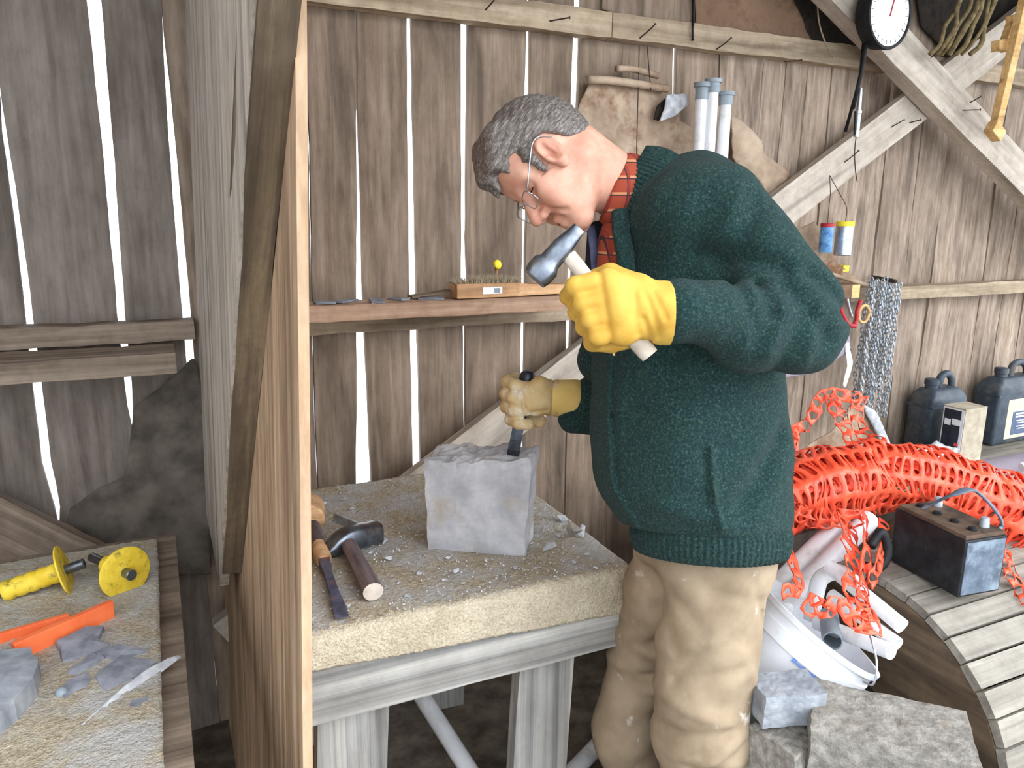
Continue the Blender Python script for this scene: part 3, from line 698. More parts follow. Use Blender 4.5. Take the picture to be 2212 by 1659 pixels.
S = smax(S, -((A_-hq[0])*hl[0]+(B_-hq[1])*hl[1]+(C_-hq[2])*hl[2]), .010)
cdg = sdf_mesh('cardigan', ax, S, 'green_wool', man)
# ribbed hem, collar and cuffs
def ribbed(name, cen, nrm_, e1, ra, rc, h_, ribs, amp, parent, mat='green_wool', a0=0, a1=2*math.pi, flare=0, tilt=None):
    n_ = ribs*6; m = MB(); N = Vector(nrm_).normalized(); E1 = (Vector(e1)-N*Vector(e1).dot(N)).normalized(); E2 = N.cross(E1); vs_ = []; fs = []; rows = 6
    cl = abs(a1-a0-2*math.pi) < 1e-6; cnt = n_ if cl else n_+1
    for lay in (0, 1):
        for r_ in range(rows):
            for k in range(cnt):
                a_ = a0+(a1-a0)*k/n_; w = amp*math.cos(a_*ribs*(2*math.pi)/(a1-a0)) if lay == 0 else 0
                bulge = .006*math.sin(math.pi*r_/(rows-1)); rr = 1 + flare*r_/(rows-1)
                x = ra*rr+w+bulge-(.008 if lay else 0); y = rc*rr+w+bulge-(.008 if lay else 0)
                tl = tilt(a_) if tilt else 0
                vs_.append(Vector(cen) + E1*math.cos(a_)*x + E2*math.sin(a_)*y + N*(h_*r_/(rows-1)+tl))
    def id_(l, r_, k): return (l*rows+r_)*cnt + (k % cnt)
    for l in (0, 1):
        for r_ in range(rows-1):
            for k in range(cnt if cl else cnt-1): fs.append((id_(l, r_, k), id_(l, r_, k+1), id_(l, r_+1, k+1), id_(l, r_+1, k)))
    for r_ in (0, rows-1):
        for k in range(cnt if cl else cnt-1): fs.append((id_(0, r_, k), id_(0, r_, k+1), id_(1, r_, k+1), id_(1, r_, k)))
    return m.add(vs_, fs).build(name, mat, parent, smooth=True)
hc = unl(loc(1533, 0, 1.55)); q_ = unl(hq); hc = q_ + hh*.172 - HN*(hh*.172).dot(HN); hc = hc - HN*(hc-q_).dot(HN) + HN*.008 + rt*.044; ribbed('ribbed_hem', hc, -HN, rt, .154, .172, .060, 84, .0015, cdg, flare=-.02)
cn = (BAS.T @ np.array((-.86, .50, 0)))
ribbed('ribbed_collar', unl(loc(1412, 432, 1.49)), cn, up, .094, .088, .066, 64, .0016, cdg, flare=-.16)
wn = (BAS.T @ (loc(1440, 676, 1.222)-loc(1500, 680, 1.24)))
m = MB(); zp = unl(loc(1326, 742, 1.385)); m.bar(zp, zp-up*.022, .004, .002, -hd); m.build('zip_pull', 'pine', cdg)
MB().tube(bez([unl(loc(1340, 452, 1.43)), unl(loc(1342, 500, 1.415)), unl(loc(1352, 560, 1.405)), unl(loc(1352, 640, 1.39))], 8), [.012]+[.017]*23+[.012], 12, flat=.55, z=-hd).build('zip_placket', 'green_wool', cdg, smooth=True)
# ---- shirt under the cardigan
cn2 = (BAS.T @ np.array((-.93, .36, 0)))
sh = ribbed('plaid_shirt', unl(loc(1362, 420, 1.475)), cn2, up, .068, .064, .038, 10, 0, man, mat='plaid_shirt')
sax = grid(loc(1240, 640, 1.5)+np.array((0, 0, -.14)), loc(1400, 420, 1.5)+np.array((0, 0, .14)), .004); gq = G(sax)
SV = smin(gq.cone(loc(1362, 470, 1.49), loc(1358, 620, 1.49), .052, .06), gq.cone(loc(1330, 520, 1.47), loc(1330, 600, 1.47), .028, .03), .03)
sdf_mesh('shirt_front', sax, SV, 'plaid_shirt', sh)
SV = smin(gq.cone(loc(1292, 500, 1.545), loc(1290, 620, 1.55), .022, .028), gq.cone(loc(1330, 540, 1.54), loc(1320, 620, 1.55), .03, .03), .02)
sdf_mesh('dark_undershirt', sax, SV, 'navy_cloth', man)
m = MB(); m.tube(bez([unl(loc(1275, 488, 1.515)), unl(loc(1283, 530, 1.51)), unl(loc(1287, 580, 1.515)), unl(loc(1292, 640, 1.52))], 6), .011, 8, flat=.45); m.build('blue_strap', 'blue_lining', man, smooth=True)
# ---- trousers
lo = np.minimum(np.minimum(anN, anF), knF)-.16; hi = np.maximum(hipN, hipF)+.17; ax = grid(lo, hi, .0075); g = G(ax)
P_ = smin(g.cone(loc(1552, 1180, 1.525), knN, .108, .093), smin(g.cone(loc(1468, 1180, 1.65), loc(1392, 1420, 1.86), .098, .082), g.cone(loc(1392, 1420, 1.86), knF, .082, .072), .02), .02)
P_ = smin(P_, g.ell(loc(1530, 1150, 1.565), (.128, .12, .140)), .04)
P_ = smin(P_, g.cone(knN, anN, .090, .082), .03); P_ = smin(P_, g.cone(knF, anF, .074, .078), .03)
for x0, y0, x1, y1, w, am in ((1425, 1250, 1500, 1340, .02, .008), (1440, 1400, 1560, 1330, .025, -.008), (1460, 1460, 1600, 1420, .018, .008), (1430, 1500, 1560, 1540, .018, -.009), (1440, 1570, 1590, 1560, .016, .009), (1450, 1620, 1590, 1640, .02, -.008),
        (1520, 1260, 1640, 1290, .02, .005), (1300, 1480, 1390, 1440, .016, .009), (1280, 1540, 1380, 1560, .018, -.008), (1600, 1230, 1640, 1330, .012, .005), (1640, 1290, 1648, 1330, .006, -.006), (1430, 1290, 1455, 1400, .012, .006), (1580, 1380, 1630, 1470, .012, -.005), (1500, 1380, 1450, 1470, .012, .006), (1360, 1360, 1330, 1470, .012, .006), (1560, 1560, 1480, 1640, .012, .007), (1500, 1660, 1600, 1600, .016, .008), (1480, 1700, 1600, 1720, .016, .01)):
    P_ = P_ + g.fold(loc(x0, y0, 1.5), loc(x1, y1, 1.5), w*.7, am*.95)
P_ = P_ + .0035*np.sin(g.a*29+g.b*33+g.c*14) + .0022*np.sin(g.b*51-g.a*37+g.c*19)
fl = (BAS @ np.array((0, 0, 1.0))); zz = g.a*fl[0]+g.b*fl[1]+g.c*fl[2] + MO.z
P_ = smax(P_, .1-zz, .01); P_ = smax(P_, zz-1.08, .02)
sdf_mesh('trousers', ax, P_, 'khaki_cloth', man)
for an in (anN, anF):
    w = unl(an); bx = [np.arange(w.x-.25, w.x+.12, .008), np.arange(w.y-.1, w.y+.22, .008), np.arange(-.008, .2, .008)]
    fw = np.array((-.8, .6, 0)); q = np.array((w.x, w.y, 0)); gb = G(bx)
    bt = smin(gb.cone(q+(0, 0, .16), q+(0, 0, .07), .05, .048), gb.cone(q+(0, 0, .05), q+fw*.16+np.array((0, 0, .042)), .046, .04), .03); bt = smax(bt, .001-gb.c, .004)
    Pb, Qb = nets(bx, bt); MB().add(Pb.tolist(), Qb.tolist()).build('boot', 'boot_leather', man, smooth=True)
# ---- gloves
def fing(g, chain, rad, base, k):
    for (a_, b_), (r1, r2) in zip(zip(chain, chain[1:]), zip(rad, rad[1:])): base = smin(base, g.cone(a_, b_, r1, r2), k)
    return base
ax = grid(loc(1190, 770, 1.2)+np.array((0, 0, -.09)), loc(1452, 560, 1.2)+np.array((0, 0, .07)), .0025); g = G(ax)
V = g.cone(loc(1420, 674, 1.22), loc(1390, 667, 1.212), .050, .040); V = smin(V, g.cone(loc(1445, 678, 1.223), loc(1420, 674, 1.22), .050, .048), .01)
V = smin(V, g.ell(loc(1352, 660, 1.208), (.055, .048, .030)), .02)
V = smin(V, g.cone(loc(1318, 618, 1.2), loc(1345, 715, 1.2), .024, .024), .02)
for i in range(4):
    u_ = i/3; K = loc(1312+30*u_, 602+118*u_, 1.197); M_ = loc(1243+50*u_, 618+108*u_, 1.198); E_ = loc(1228+52*u_, 640+100*u_, 1.238); T_ = loc(1275+45*u_, 650+95*u_, 1.262); Q_ = loc(1320+30*u_, 655+85*u_, 1.252)
    fg = fing(g, [K, M_, E_, T_, Q_], [.0165, .0155, .0145, .0135, .012], g.cone(K, K, .0165, .0165), .004)
    V = smin(V, fg, .006)
th_ = fing(g, [loc(1380, 620, 1.21), loc(1318, 592, 1.222), loc(1272, 604, 1.25)], [.02, .017, .014], g.cone(loc(1380, 620, 1.21), loc(1380, 620, 1.21), .02, .02), .006)
V = smin(V, th_, .01)
for x0, y0, x1, y1, w, am in ((1293, 592, 1318, 740, .005, .004), (1390, 640, 1420, 725, .006, .005), (1405, 635, 1432, 690, .005, .004), (1385, 690, 1410, 735, .005, .005), (1365, 640, 1375, 720, .006, .003)):
    V = V + g.fold(loc(x0, y0, 1.2), loc(x1, y1, 1.2), w, am)
sdf_mesh('glove', ax, V, 'yellow_leather', man).__setitem__('label', 'bright yellow leather work glove gripping the raised hammer')
ax = grid(loc(1065, 935, 1.77)+np.array((0, 0, -.07)), loc(1290, 780, 1.77)+np.array((0, 0, .08)), .0025); g = G(ax)
CF = g.cone(loc(1240, 862, 1.775), loc(1204, 860, 1.775), .046, .0425); V = g.cone(loc(1208, 861, 1.777), loc(1196, 860, 1.777), .040, .040)
V = smin(V, g.cone(loc(1196, 860, 1.778), loc(1166, 860, 1.78), .038, .033), .02)
V = smin(V, g.ell(loc(1158, 864, 1.750), (.038, .038, .030)), .015)
for i in range(4):
    u_ = i/3; yy = 822+82*u_; xo = (0, -4, -2, 8)[i]
    ch = [loc(1165, yy+6, 1.795), loc(1112+xo, yy-4, 1.80), loc(1096+xo, yy+2, 1.77), loc(1112+xo, yy+10, 1.745), loc(1134+xo, yy+14, 1.742)]
    V = smin(V, fing(g, ch, [.0155, .0155, .015, .0145, .013], g.cone(ch[0], ch[0], .0155, .0155), .004), .005)
ch = [loc(1192, 842, 1.765), loc(1166, 832, 1.742), loc(1140, 846, 1.735), loc(1122, 866, 1.738)]
V = smin(V, fing(g, ch, [.022, .02, .0165, .014], g.cone(ch[0], ch[0], .02, .02), .006), .008)
for x0, y0, x1, y1, w, am in ((1195, 820, 1192, 905, .004, .004), (1140, 890, 1180, 885, .004, .004), (1128, 850, 1135, 900, .004, .004)):
    V = V + g.fold(loc(x0, y0, 1.77), loc(x1, y1, 1.77), w, am)
gw = sdf_mesh('glove', ax, V, 'worn_leather', man); gw['label'] = 'worn pale yellow leather glove holding the chisel'; sdf_mesh('glove_cuff', ax, CF, 'cuff_leather', gw)
# ---- the tools in his hands
h0 = unl(loc(1228, 552, 1.232)); h1 = unl(loc(1404, 768, 1.232)); hd_ = (h1-h0).normalized(); tv = -hd
hm = empty('hammer', h1, 'steel hammer with pale wooden handle raised in the yellow glove', 'hammer')
m = MB(); m.tube([h0+hd_*(h1-h0).length*q/8 for q in range(9)], [.013, .013, .012, .0125, .014, .0155, .0165, .017, .015], 14, flat=.75, z=tv); m.build('handle', 'hammer_ash', hm, smooth=True, angle=50)
ha = unl(loc(1158, 598, 1.232)); hb_ = unl(loc(1252, 492, 1.232)); d = (hb_-ha).normalized(); L_ = (hb_-ha).length
m = MB(); R = frame(d, tv); cs = [(0, .021, .021), (.012, .024, .024), (.03, .024, .024), (.04, .018, .018), (.055, .0175, .019), (.075, .0175, .019), (.09, .015, .016), (.112, .012, .006), (.122, .011, .003)]
vs_ = []; fs = []
for a_, w, h_ in cs:
    for k in range(16):
        t_ = 2*math.pi*k/16; c_, s_ = math.cos(t_), math.sin(t_); e_ = .6
        vs_.append(ha - d*.004 + R @ Vector((a_*L_/.118, w*math.copysign(abs(c_)**e_, c_), h_*math.copysign(abs(s_)**e_, s_))))
for i in range(len(cs)-1):
    for k in range(16): fs.append((i*16+k, i*16+(k+1) % 16, i*16+16+(k+1) % 16, i*16+16+k))
fs += [tuple(range(15, -1, -1)), tuple(range((len(cs)-1)*16, len(cs)*16))]
m.add(vs_, fs).build('head', 'steel', hm, smooth=True, angle=40)
c0 = unl(loc(1141, 806, 1.772)); c1 = unl(loc(1108, 984, 1.79)); d = (c1-c0).normalized(); L_ = (c1-c0).length
ch_ = empty('chisel', c1, 'dark steel stone chisel held upright on the block by the worn glove', 'chisel')
m = MB(); m.lathe([(-.006, .006), (-.004, .012), (0, .0165), (.008, .019), (.02, .0185), (.034, .0155), (.05, .014), (L_*.55, .0135)], c0, d, 20); m.build('striking_head', 'dark_steel', ch_, smooth=True, angle=50)
m = MB(); R = frame(d, tv); vs_ = []
for a_, w, h_ in ((L_*.5, .0125, .012), (L_*.8, .0135, .011), (L_*.93, .0145, .007), (L_, .0145, .0015)):
    vs_ += [c0 + R @ Vector((a_, x*w, z*h_)) for x, z in ((-1, -1), (-.6, -1), (.6, -1), (1, -1), (1, 1), (.6, 1), (-.6, 1), (-1, 1))]
fs = [(i*8+k, i*8+(k+1) % 8, i*8+8+(k+1) % 8, i*8+8+k) for i in range(3) for k in range(8)] + [tuple(range(7, -1, -1)), tuple(range(24, 32))]
m.add(vs_, fs).build('blade', 'dark_steel', ch_)

# ================================================================== BENCHES
BZ = .78
bench = empty('workbench', (.55, 1.78, 0), 'pale timber workbench carrying the stone block', 'workbench')
def part_bar(name, p0, p1, w, h, mat, parent, seed=0, z=None, jit=.0012): return MB().rough_bar(p0, p1, w, h, z, seg=8, jit=jit, seed=seed).build(name, mat, parent)
part_bar('front_rail', (.168, 1.392, .648), (.925, 1.392, .648), .038, .142, 'bench_lumber', bench, 41)
part_bar('back_rail', (.168, 2.14, .648), (.925, 2.14, .648), .038, .142, 'bench_lumber', bench, 42)
part_bar('side_rail', (.905, 1.413, .648), (.905, 2.119, .648), .038, .142, 'bench_lumber', bench, 43)
part_bar('side_rail', (.19, 1.413, .648), (.19, 2.119, .648), .038, .142, 'bench_lumber', bench, 44)
MB().box((.55, 1.765, .74), (.385, .39, .018)).build('bench_top', 'bench_lumber', bench)
for x0, x1, yy in ((.235, .385, 1.432), (.694, .838, 1.432), (.235, .385, 2.09), (.694, .838, 2.09)):
    m = MB(); m.rough_bar(((x0+x1)/2-.036, yy, .004), ((x0+x1)/2, yy, .72), .038, x1-x0, (1, 0, 0), seg=8, jit=.001, seed=int(x0*99)); m.build('leg', 'bench_leg_lumber', bench)
part_bar('stretcher', (.27, 2.05, .3), (.8, 2.05, .3), .038, .09, 'bench_lumber', bench, 45)
# carpet over the bench
def carpet(name, x0, x1, y0, y1, z, drop, label, h=.0055, seed=0):
    nx = int((x1-x0)/h); prof = []; rr = .02
    n1 = int((y1-y0-rr)/h)
    for k in range(n1+1): prof.append((y1-(y1-y0-rr)*k/n1, 0.0, 0.0, 1.0))
    if drop:
        for k in range(1, 6): a_ = math.pi/2*k/6; prof.append((y0+rr-rr*math.sin(a_), -rr+rr*math.cos(a_), math.sin(a_), math.cos(a_)))
        for k in range(int(.085/h)+1): prof.append((y0, None, 1.0, 0.0))
    m = MB(); vs_ = []; fs = []; NP = len(prof); nd = int(.085/h); mi = []
    for i in range(nx+1):
        x = x0+(x1-x0)*i/nx; u_ = i/nx; dr = (drop[0]*(1-u_)+drop[1]*u_) if drop else 0; c_ = 0
        for (y, dz, ny, nz) in prof:
            if dz is None: dz = -rr-(dr-rr)*c_/nd; c_ += 1
            p = Vector((x, y, z+dz)); q = .0022*noise.noise(Vector((x*190, y*190, dz*190+seed))) + .0022*noise.noise(Vector((x*70, y*70, dz*70+seed))) + .004*noise.noise(Vector((x*9, y*9, dz*9)))
            vs_.append(p + Vector((0, -ny, nz))*q)
    nb = len(vs_)
    for i in range(nx+1):
        x = x0+(x1-x0)*i/nx; vs_.append((x, y1, z-.014))
        vs_.append((x, y0+(.014 if drop else 0), z-.014))
    for i in range(nx):
        for k in range(NP-1):
            fs.append((i*NP+k, (i+1)*NP+k, (i+1)*NP+k+1, i*NP+k+1))
    m.add(vs_[:nb], fs)
    for i, f in enumerate(m.f):
        p = m.v[f[0]]; q = noise.noise(Vector((p.x*40, p.y*40, 0)))*.02 + noise.noise(Vector((p.x*160, p.y*160, 4)))*.03
        m.mi[i] = 0 if (p.y+q < y0+.03 or p.z < z-.012) else 1
    o = m.build(name, ['carpet_pile', 'carpet_dusty'], smooth=True, label=label, cat='carpet'); s_ = o.modifiers.new('thick', 'SOLIDIFY'); s_.thickness = .012; s_.offset = -1
    return o
carpet('carpet', .163, .948, 1.362, 2.165, BZ, (.072, .115), 'beige carpet draped over the bench top under the stone block')
# near table at the left
tb = empty('work_table', (-.5, 1.3, 0), 'low wooden table with a carpeted top at the left edge', 'table')
for i in range(4):
    y0_ = .62+.345*i; m = MB(); m.rough_bar((-1.1, y0_+.171, .758), (-.008, y0_+.171, .758), .343, .036, seg=8, jit=.001, seed=50+i); m.build('top_plank', 'table_wood', tb)
part_bar('side_rail', (-.05, .66, .68), (-.05, 1.96, .68), .038, .12, 'table_wood', tb, 51)
for x_, y_ in ((-.1, .72), (-.1, 1.9), (-1.02, .72), (-1.02, 1.9)): MB().rough_bar((x_, y_, .004), (x_, y_, .738), .06, .07, (1, 0, 0), seg=6, jit=.001, seed=3).build('leg', 'table_wood', tb)
carpet('carpet', -1.08, -.048, .64, 1.925, BZ+.008, None, 'worn beige carpet laid on the near table under the yellow chisels', h=.008, seed=9)
TZ = .79

# ================================================================== STONE BLOCK AND THE TOOLS ON THE BENCH
def onp(x, y, P0, N):
    d_ = ray(x, y); return CAM + d_*((P0-CAM).dot(N)/d_.dot(N))
FL = on(924, 1187, 2, BZ); FR = on(1131, 1202, 2, BZ); e1 = (FR-FL).normalized(); e2 = Vector((-e1.y, e1.x, 0))
TL = onp(917, 1000, FL, e2); TR = onp(1149, 992, FR, e2)
e3 = (e2*.99 + e1*.07).normalized()
BL = FL + e2*.125 + e1*.02; BR = FR + e3*.12 ; BTL = onp(950, 960, FL+e2*.11, e2); BTR = onp(1163, 962, FR+e2*.085, e2)
cor = [FL, FR, BR, BL, TL, TR, BTR, BTL]
bm = bmesh.new(); bv = [bm.verts.new(p) for p in cor]
for f in ((0, 3, 2, 1), (4, 5, 6, 7), (0, 1, 5, 4), (1, 2, 6, 5), (2, 3, 7, 6), (3, 0, 4, 7)): bm.faces.new([bv[k] for k in f])
bmesh.ops.subdivide_edges(bm, edges=bm.edges[:], cuts=22, use_grid_fill=True); bm.verts.index_update(); vs_ = []
zt = (TL.z+TR.z)/2
for q in bm.verts:
    p = q.co.copy(); n_ = noise.noise_vector(p*16)*.004 + noise.noise_vector(p*55)*.0016
    hh = (p.z-BZ)/(zt-BZ)
    if hh > .9: n_ += Vector((0, 0, 1))*(.010*noise.noise(p*26) + .006*noise.noise(p*70)) + noise.noise_vector(p*60)*.004
    if p.z < BZ+.004: n_.z = 0
    vs_.append(p+n_)
MB().add(vs_, [tuple(x.index for x in f.verts) for f in bm.faces]).build('stone_block', 'stone_pale', label='pale grey squared stone block being split on the bench', cat='stone'); bm.free()
# hammer lying on the bench
g0 = on(742, 1155, 2, BZ+.030); g1 = on(806, 1278, 2, BZ+.0235); d = (g1-g0).normalized()
bh = empty('hammer', on(745, 1180, 2, BZ), 'mason hammer with a purplish wooden handle lying on the bench', 'hammer')
m = MB(); m.tube([g0+(g1-g0)*k/8 for k in range(9)], [.0175, .0175, .0185, .019, .0195, .0205, .0215, .0225, .022], 16, flat=.9); m.build('handle', 'tool_handle', bh, smooth=True, angle=50, R=frame(d))
m = MB(); m.tube([g1-d*.001, g1+d*.0015], .0218, 16, flat=.9); m.build('handle_end', 'hammer_ash', bh, label='pale sawn handle end')
k0 = on(700, 1182, 2, BZ+.03); k1 = on(818, 1146, 2, BZ+.03); kd = (k1-k0).normalized(); L_ = (k1-k0).length; R = frame(kd); vs_ = []; fs = []
cs = [(0, .019, .006, -.014), (.06, .021, .012, -.009), (.2, .023, .022, -.003), (.36, .0245, .027, .002), (.5, .025, .029, .003), (.68, .0245, .028, .002), (.8, .023, .026, .0), (.9, .025, .027, -.001), (1.0, .024, .026, -.002)]
for a_, w, h_, dz in cs:
    for k in range(16):
        t_ = 2*math.pi*k/16; c_, s_ = math.cos(t_), math.sin(t_)
        vs_.append(k0 + R @ Vector((a_*L_, w*math.copysign(abs(c_)**.5, c_), h_*math.copysign(abs(s_)**.5, s_)+dz)))
for i in range(len(cs)-1):
    for k in range(16): fs.append((i*16+k, i*16+(k+1) % 16, i*16+16+(k+1) % 16, i*16+16+k))
fs += [tuple(range(15, -1, -1)), tuple(range((len(cs)-1)*16, len(cs)*16))]
MB().add(vs_, fs).build('head', 'steel', bh, smooth=True, angle=45)
# hand chisel with wooden handle
q0 = on(672, 1125, 2, BZ+.024); q1 = on(739, 1334, 2, BZ+.008); d = (q1-q0).normalized(); L_ = (q1-q0).length
wc = empty('wood_chisel', on(700, 1240, 2, BZ), 'rusty flat chisel with a grey wooden handle beside the plywood screen', 'chisel')
R = frame(d); MB().lathe([(-.02, .015), (-.015, .0185), (L_*.2, .0185), (L_*.3, .016)], q0, d, 16).build('handle', 'tool_handle', wc, smooth=True, angle=50, R=R)
MB().lathe([(L_*.3, .016), (L_*.36, .0185), (L_*.45, .0195), (L_*.485, .0165)], q0, d, 16).build('ferrule', 'brush_wood', wc, smooth=True, angle=50)
m = MB(); vs_ = []
for a_, w, h_ in ((.48, .0125, .011), (.56, .011, .010), (.62, .0085, .006), (.8, .0095, .006), (.88, .0125, .005), (.985, .0135, .003), (1.0, .0135, .0008)):
    vs_ += [q0 + R @ Vector((a_*L_, x*w, z*h_)) for x, z in ((-1, -1), (1, -1), (1, 1), (-1, 1))]
m.add(vs_, [(i*4+k, i*4+(k+1) % 4, i*4+4+(k+1) % 4, i*4+4+k) for i in range(6) for k in range(4)] + [(3, 2, 1, 0), (24, 25, 26, 27)]).build('blade', 'rusty_steel', wc)
# turned mallet head half hidden by the screen, steel wedge behind the hammer
mc = on(668, 1124, 2, BZ+.041); MB().lathe([(0, .034), (.004, .038), (.05, .040), (.095, .038), (.1, .034)], mc, (.18, .98, .0), 24).build('mallet_head', 'brush_wood', smooth=True, angle=40, label='tan turned mallet head lying behind the wooden-handled chisel', cat='mallet')
w0 = on(722, 1118, 2, BZ+.012); w1 = on(800, 1150, 2, BZ+.012); MB().bar(w0, w1, .006, .026, bev=.001).build('steel_wedge', 'galvanised', label='thin bright steel wedge on edge behind the hammer head', cat='wedge')
# chips and grit
rd = random.Random(11)
chips = [(828, 1170, .013), (860, 1190, .006), (800, 1195, .008), (905, 1240, .006), (965, 1205, .009), (985, 1235, .012), (1050, 1215, .006), (1000, 1262, .007), (1115, 1230, .008), (1180, 1190, .02), (1240, 1215, .008), (1210, 1160, .007), (870, 1150, .005), (760, 1100, .007), (790, 1235, .006), (880, 1290, .007), (755, 1310, .006), (1270, 1200, .008), (842, 1210, .012), (960, 1255, .006), (1160, 1230, .007), (1090, 1250, .006), (700, 1090, .009), (745, 1080, .006)]
for x_, y_, s_ in chips:
    p = on(x_, y_, 2, BZ+.002); shard(p, s_*1.25, rd.randint(0, 9999), .6).build('stone_chip', 'chip', label='pale stone chip lying on the bench carpet', cat='stone chip', group='stone chips on the bench carpet')
m = MB()
for _ in range(3200):
    x_ = rd.uniform(.18, .94); y_ = rd.uniform(1.37, 2.15)
    if rd.random() > .35+.6*math.exp(-((x_-.72)**2+(y_-1.52)**2)/.06): continue
    s_ = rd.choice((.0011, .0014, .0018, .0026, .0034)); p = Vector((x_, y_, BZ+.0035)); R = rotz(rd.uniform(0, 6))
    m.add([p+R @ Vector((s_, 0, 0)), p+R @ Vector((-s_*.5, s_*.8, 0)), p+R @ Vector((-s_*.7, -s_*.6, 0)), p+Vector((0, 0, s_*1.1))], [(0, 2, 1), (0, 1, 3), (1, 2, 3), (2, 0, 3)])
m.build('stone_grit', 'chip', label='pale stone grit strewn over the bench carpet', cat='grit', kind='stuff')
for i, (x_, y_, s_, nm) in enumerate(((1246, 1118, .018, 'white angular stone bit at the far right bench corner, upright one'), (1250, 1160, .02, 'tan stone bit at the far right bench corner, leftmost'), (1288, 1150, .02, 'white stone bit at the far right bench corner, nearest the trousers'))):
    p = on(x_-14, y_+6, 2, BZ); p.x = min(p.x, .925); shard(p, s_*1.0, 70+i, 1.0).build('stone_bit', 'chip' if i != 1 else 'stone_tan', label=nm, cat='stone')

# ================================================================== THINGS ON THE NEAR TABLE
def guard_chisel(c, d, label, grip=.13, rod=.045):
    d = Vector(d).normalized(); c = Vector(c); e = empty('guard_chisel', (c.x, c.y, TZ), label, 'chisel', 'yellow guard chisels')
    MB().lathe([(-.003, .012), (-.003, .050), (-.0015, .0535), (.0, .054), (.0015, .0535), (.003, .050), (.003, .012)], c, d, 32).build('hand_guard', 'yellow_grip', e, smooth=True, angle=40)
    pr = [(-.004, .018)]
    for k in range(int(grip/.022)): pr += [(-.006-k*.022, .0195), (-.012-k*.022, .0215), (-.02-k*.022, .0215), (-.026-k*.022, .0195)]
    MB().lathe(pr, c, d, 20).build('grip', 'yellow_grip', e, smooth=True, angle=60)
    MB().lathe([(-.02, .0105), (rod-.006, .0105), (rod-.002, .0115), (rod, .010)], c, d, 16).build('steel_rod', 'steel', e, smooth=True, angle=40)
    MB().lathe([(-grip-.005, .010), (-grip-.06, .010), (-grip-.065, .006)], c, d, 12).build('blade_shank', 'steel', e, smooth=True, angle=40)
a0 = on(8, 1278, 2, TZ+.024); a1 = on(138, 1232, 2, TZ+.050)
guard_chisel(a1, a1-a0, 'yellow-gripped chisel seen side on with its guard edge on', .12, .04)
b1 = on(270, 1236, 2, TZ+.050); guard_chisel(b1, (.50, -.86, .03), 'yellow-gripped chisel whose round guard faces out beside the other', .075, .028)
# orange plastic holder
oh = empty('plastic_holder', on(120, 1400, 2, TZ), 'open orange plastic holder lying on the near table', 'holder')
o0 = on(30, 1412, 2, TZ+.0215); o1 = on(243, 1318, 2, TZ+.0215); MB().bar(o0, o1, .014, .042, bev=.0015).build('front_wall', 'orange_plastic', oh)
o2 = on(-80, 1405, 2, TZ+.014); o3 = on(150, 1338, 2, TZ+.014); MB().bar(o2, o3, .010, .026, bev=.0015).build('back_wall', 'orange_plastic', oh)
MB().prism([on(x, y, 2, TZ+.002) for x, y in ((20, 1425), (235, 1330), (150, 1340), (-80, 1405), (-80, 1430))], (0, 0, .004)).build('base_plate', 'orange_plastic', oh)
# slate flakes
def flake(poly, th, z, label, tilt=(0, 0, 0), mat='slate', seed=0, name='slate_flake', cat='slate'):
    P = [on(x, y, 2, z) for x, y in poly]; c = sum(P, Vector())/len(P); R = Matrix.Rotation(tilt[0], 3, 'X') @ Matrix.Rotation(tilt[1], 3, 'Y'); rd = random.Random(seed); Q = []
    for i, p in enumerate(P):
        q = P[(i+1) % len(P)]
        for k in range(3): u_ = k/3; Q.append(p*(1-u_)+q*u_ + Vector((rd.uniform(-1, 1), rd.uniform(-1, 1), 0))*.0015*(k > 0))
    Q = [c + R @ (q-c) for q in Q]; mz = min(q.z for q in Q)
    if mz < TZ+.001: Q = [q+Vector((0, 0, TZ+.001-mz)) for q in Q]
    mc_ = sum(Q, Vector())/len(Q); m = MB(); n = len(Q); up_ = R @ Vector((0, 0, th))
    top = [q+up_+(mc_-q)*rd.uniform(.02, .1) for q in Q]
    m.add(Q+top+[mc_+up_*1.2, mc_], [(k, (k+1) % n, n+(k+1) % n, n+k) for k in range(n)] + [(n+k, n+(k+1) % n, 2*n) for k in range(n)] + [((k+1) % n, k, 2*n+1) for k in range(n)])
    return m.build(name, mat, label=label, cat=cat)
flake([(122, 1408), (190, 1374), (228, 1372), (215, 1398), (240, 1408), (205, 1425), (135, 1446)], .014, TZ, 'crumpled grey slate flake against the orange holder', (.1, .05, 0), seed=1)
flake([(205, 1422), (255, 1402), (322, 1412), (250, 1430)], .010, TZ+.006, 'narrow pointed slate flake behind the white sliver', (.12, 0, 0), seed=2)
flake([(140, 1462), (205, 1424), (228, 1430), (160, 1474)], .008, TZ+.004, 'small folded slate flake between the holder and the marble', (.15, -.1, 0), seed=3)
flake([(205, 1478), (262, 1432), (345, 1438), (318, 1462), (225, 1508)], .009, TZ, 'broad dark slate flake behind the white sliver', (.08, .1, 0), seed=4)
flake([(124, 1508), (150, 1484), (188, 1466), (200, 1478), (186, 1496), (138, 1522)], .010, TZ, 'pale slate flake right of the glass marble', (.1, .1, 0), seed=5)
flake([(276, 1548), (284, 1524), (330, 1514), (322, 1536), (292, 1556)], .006, TZ, 'small square slate flake alone near the table edge', (.1, 0, 0), seed=6)
flake([(62, 1548), (72, 1538), (90, 1532), (84, 1546)], .006, TZ, 'tiny white flake between the round stone and the marble', mat='chip', seed=7)
e0 = on(182, 1574, 2, TZ+.004); e1_ = on(386, 1418, 2, TZ+.006); ed = (e1_-e0); up_ = Vector((0, 0, 1)); sd_ = Vector((.8, -.6, 0)); m = MB()
sec = []
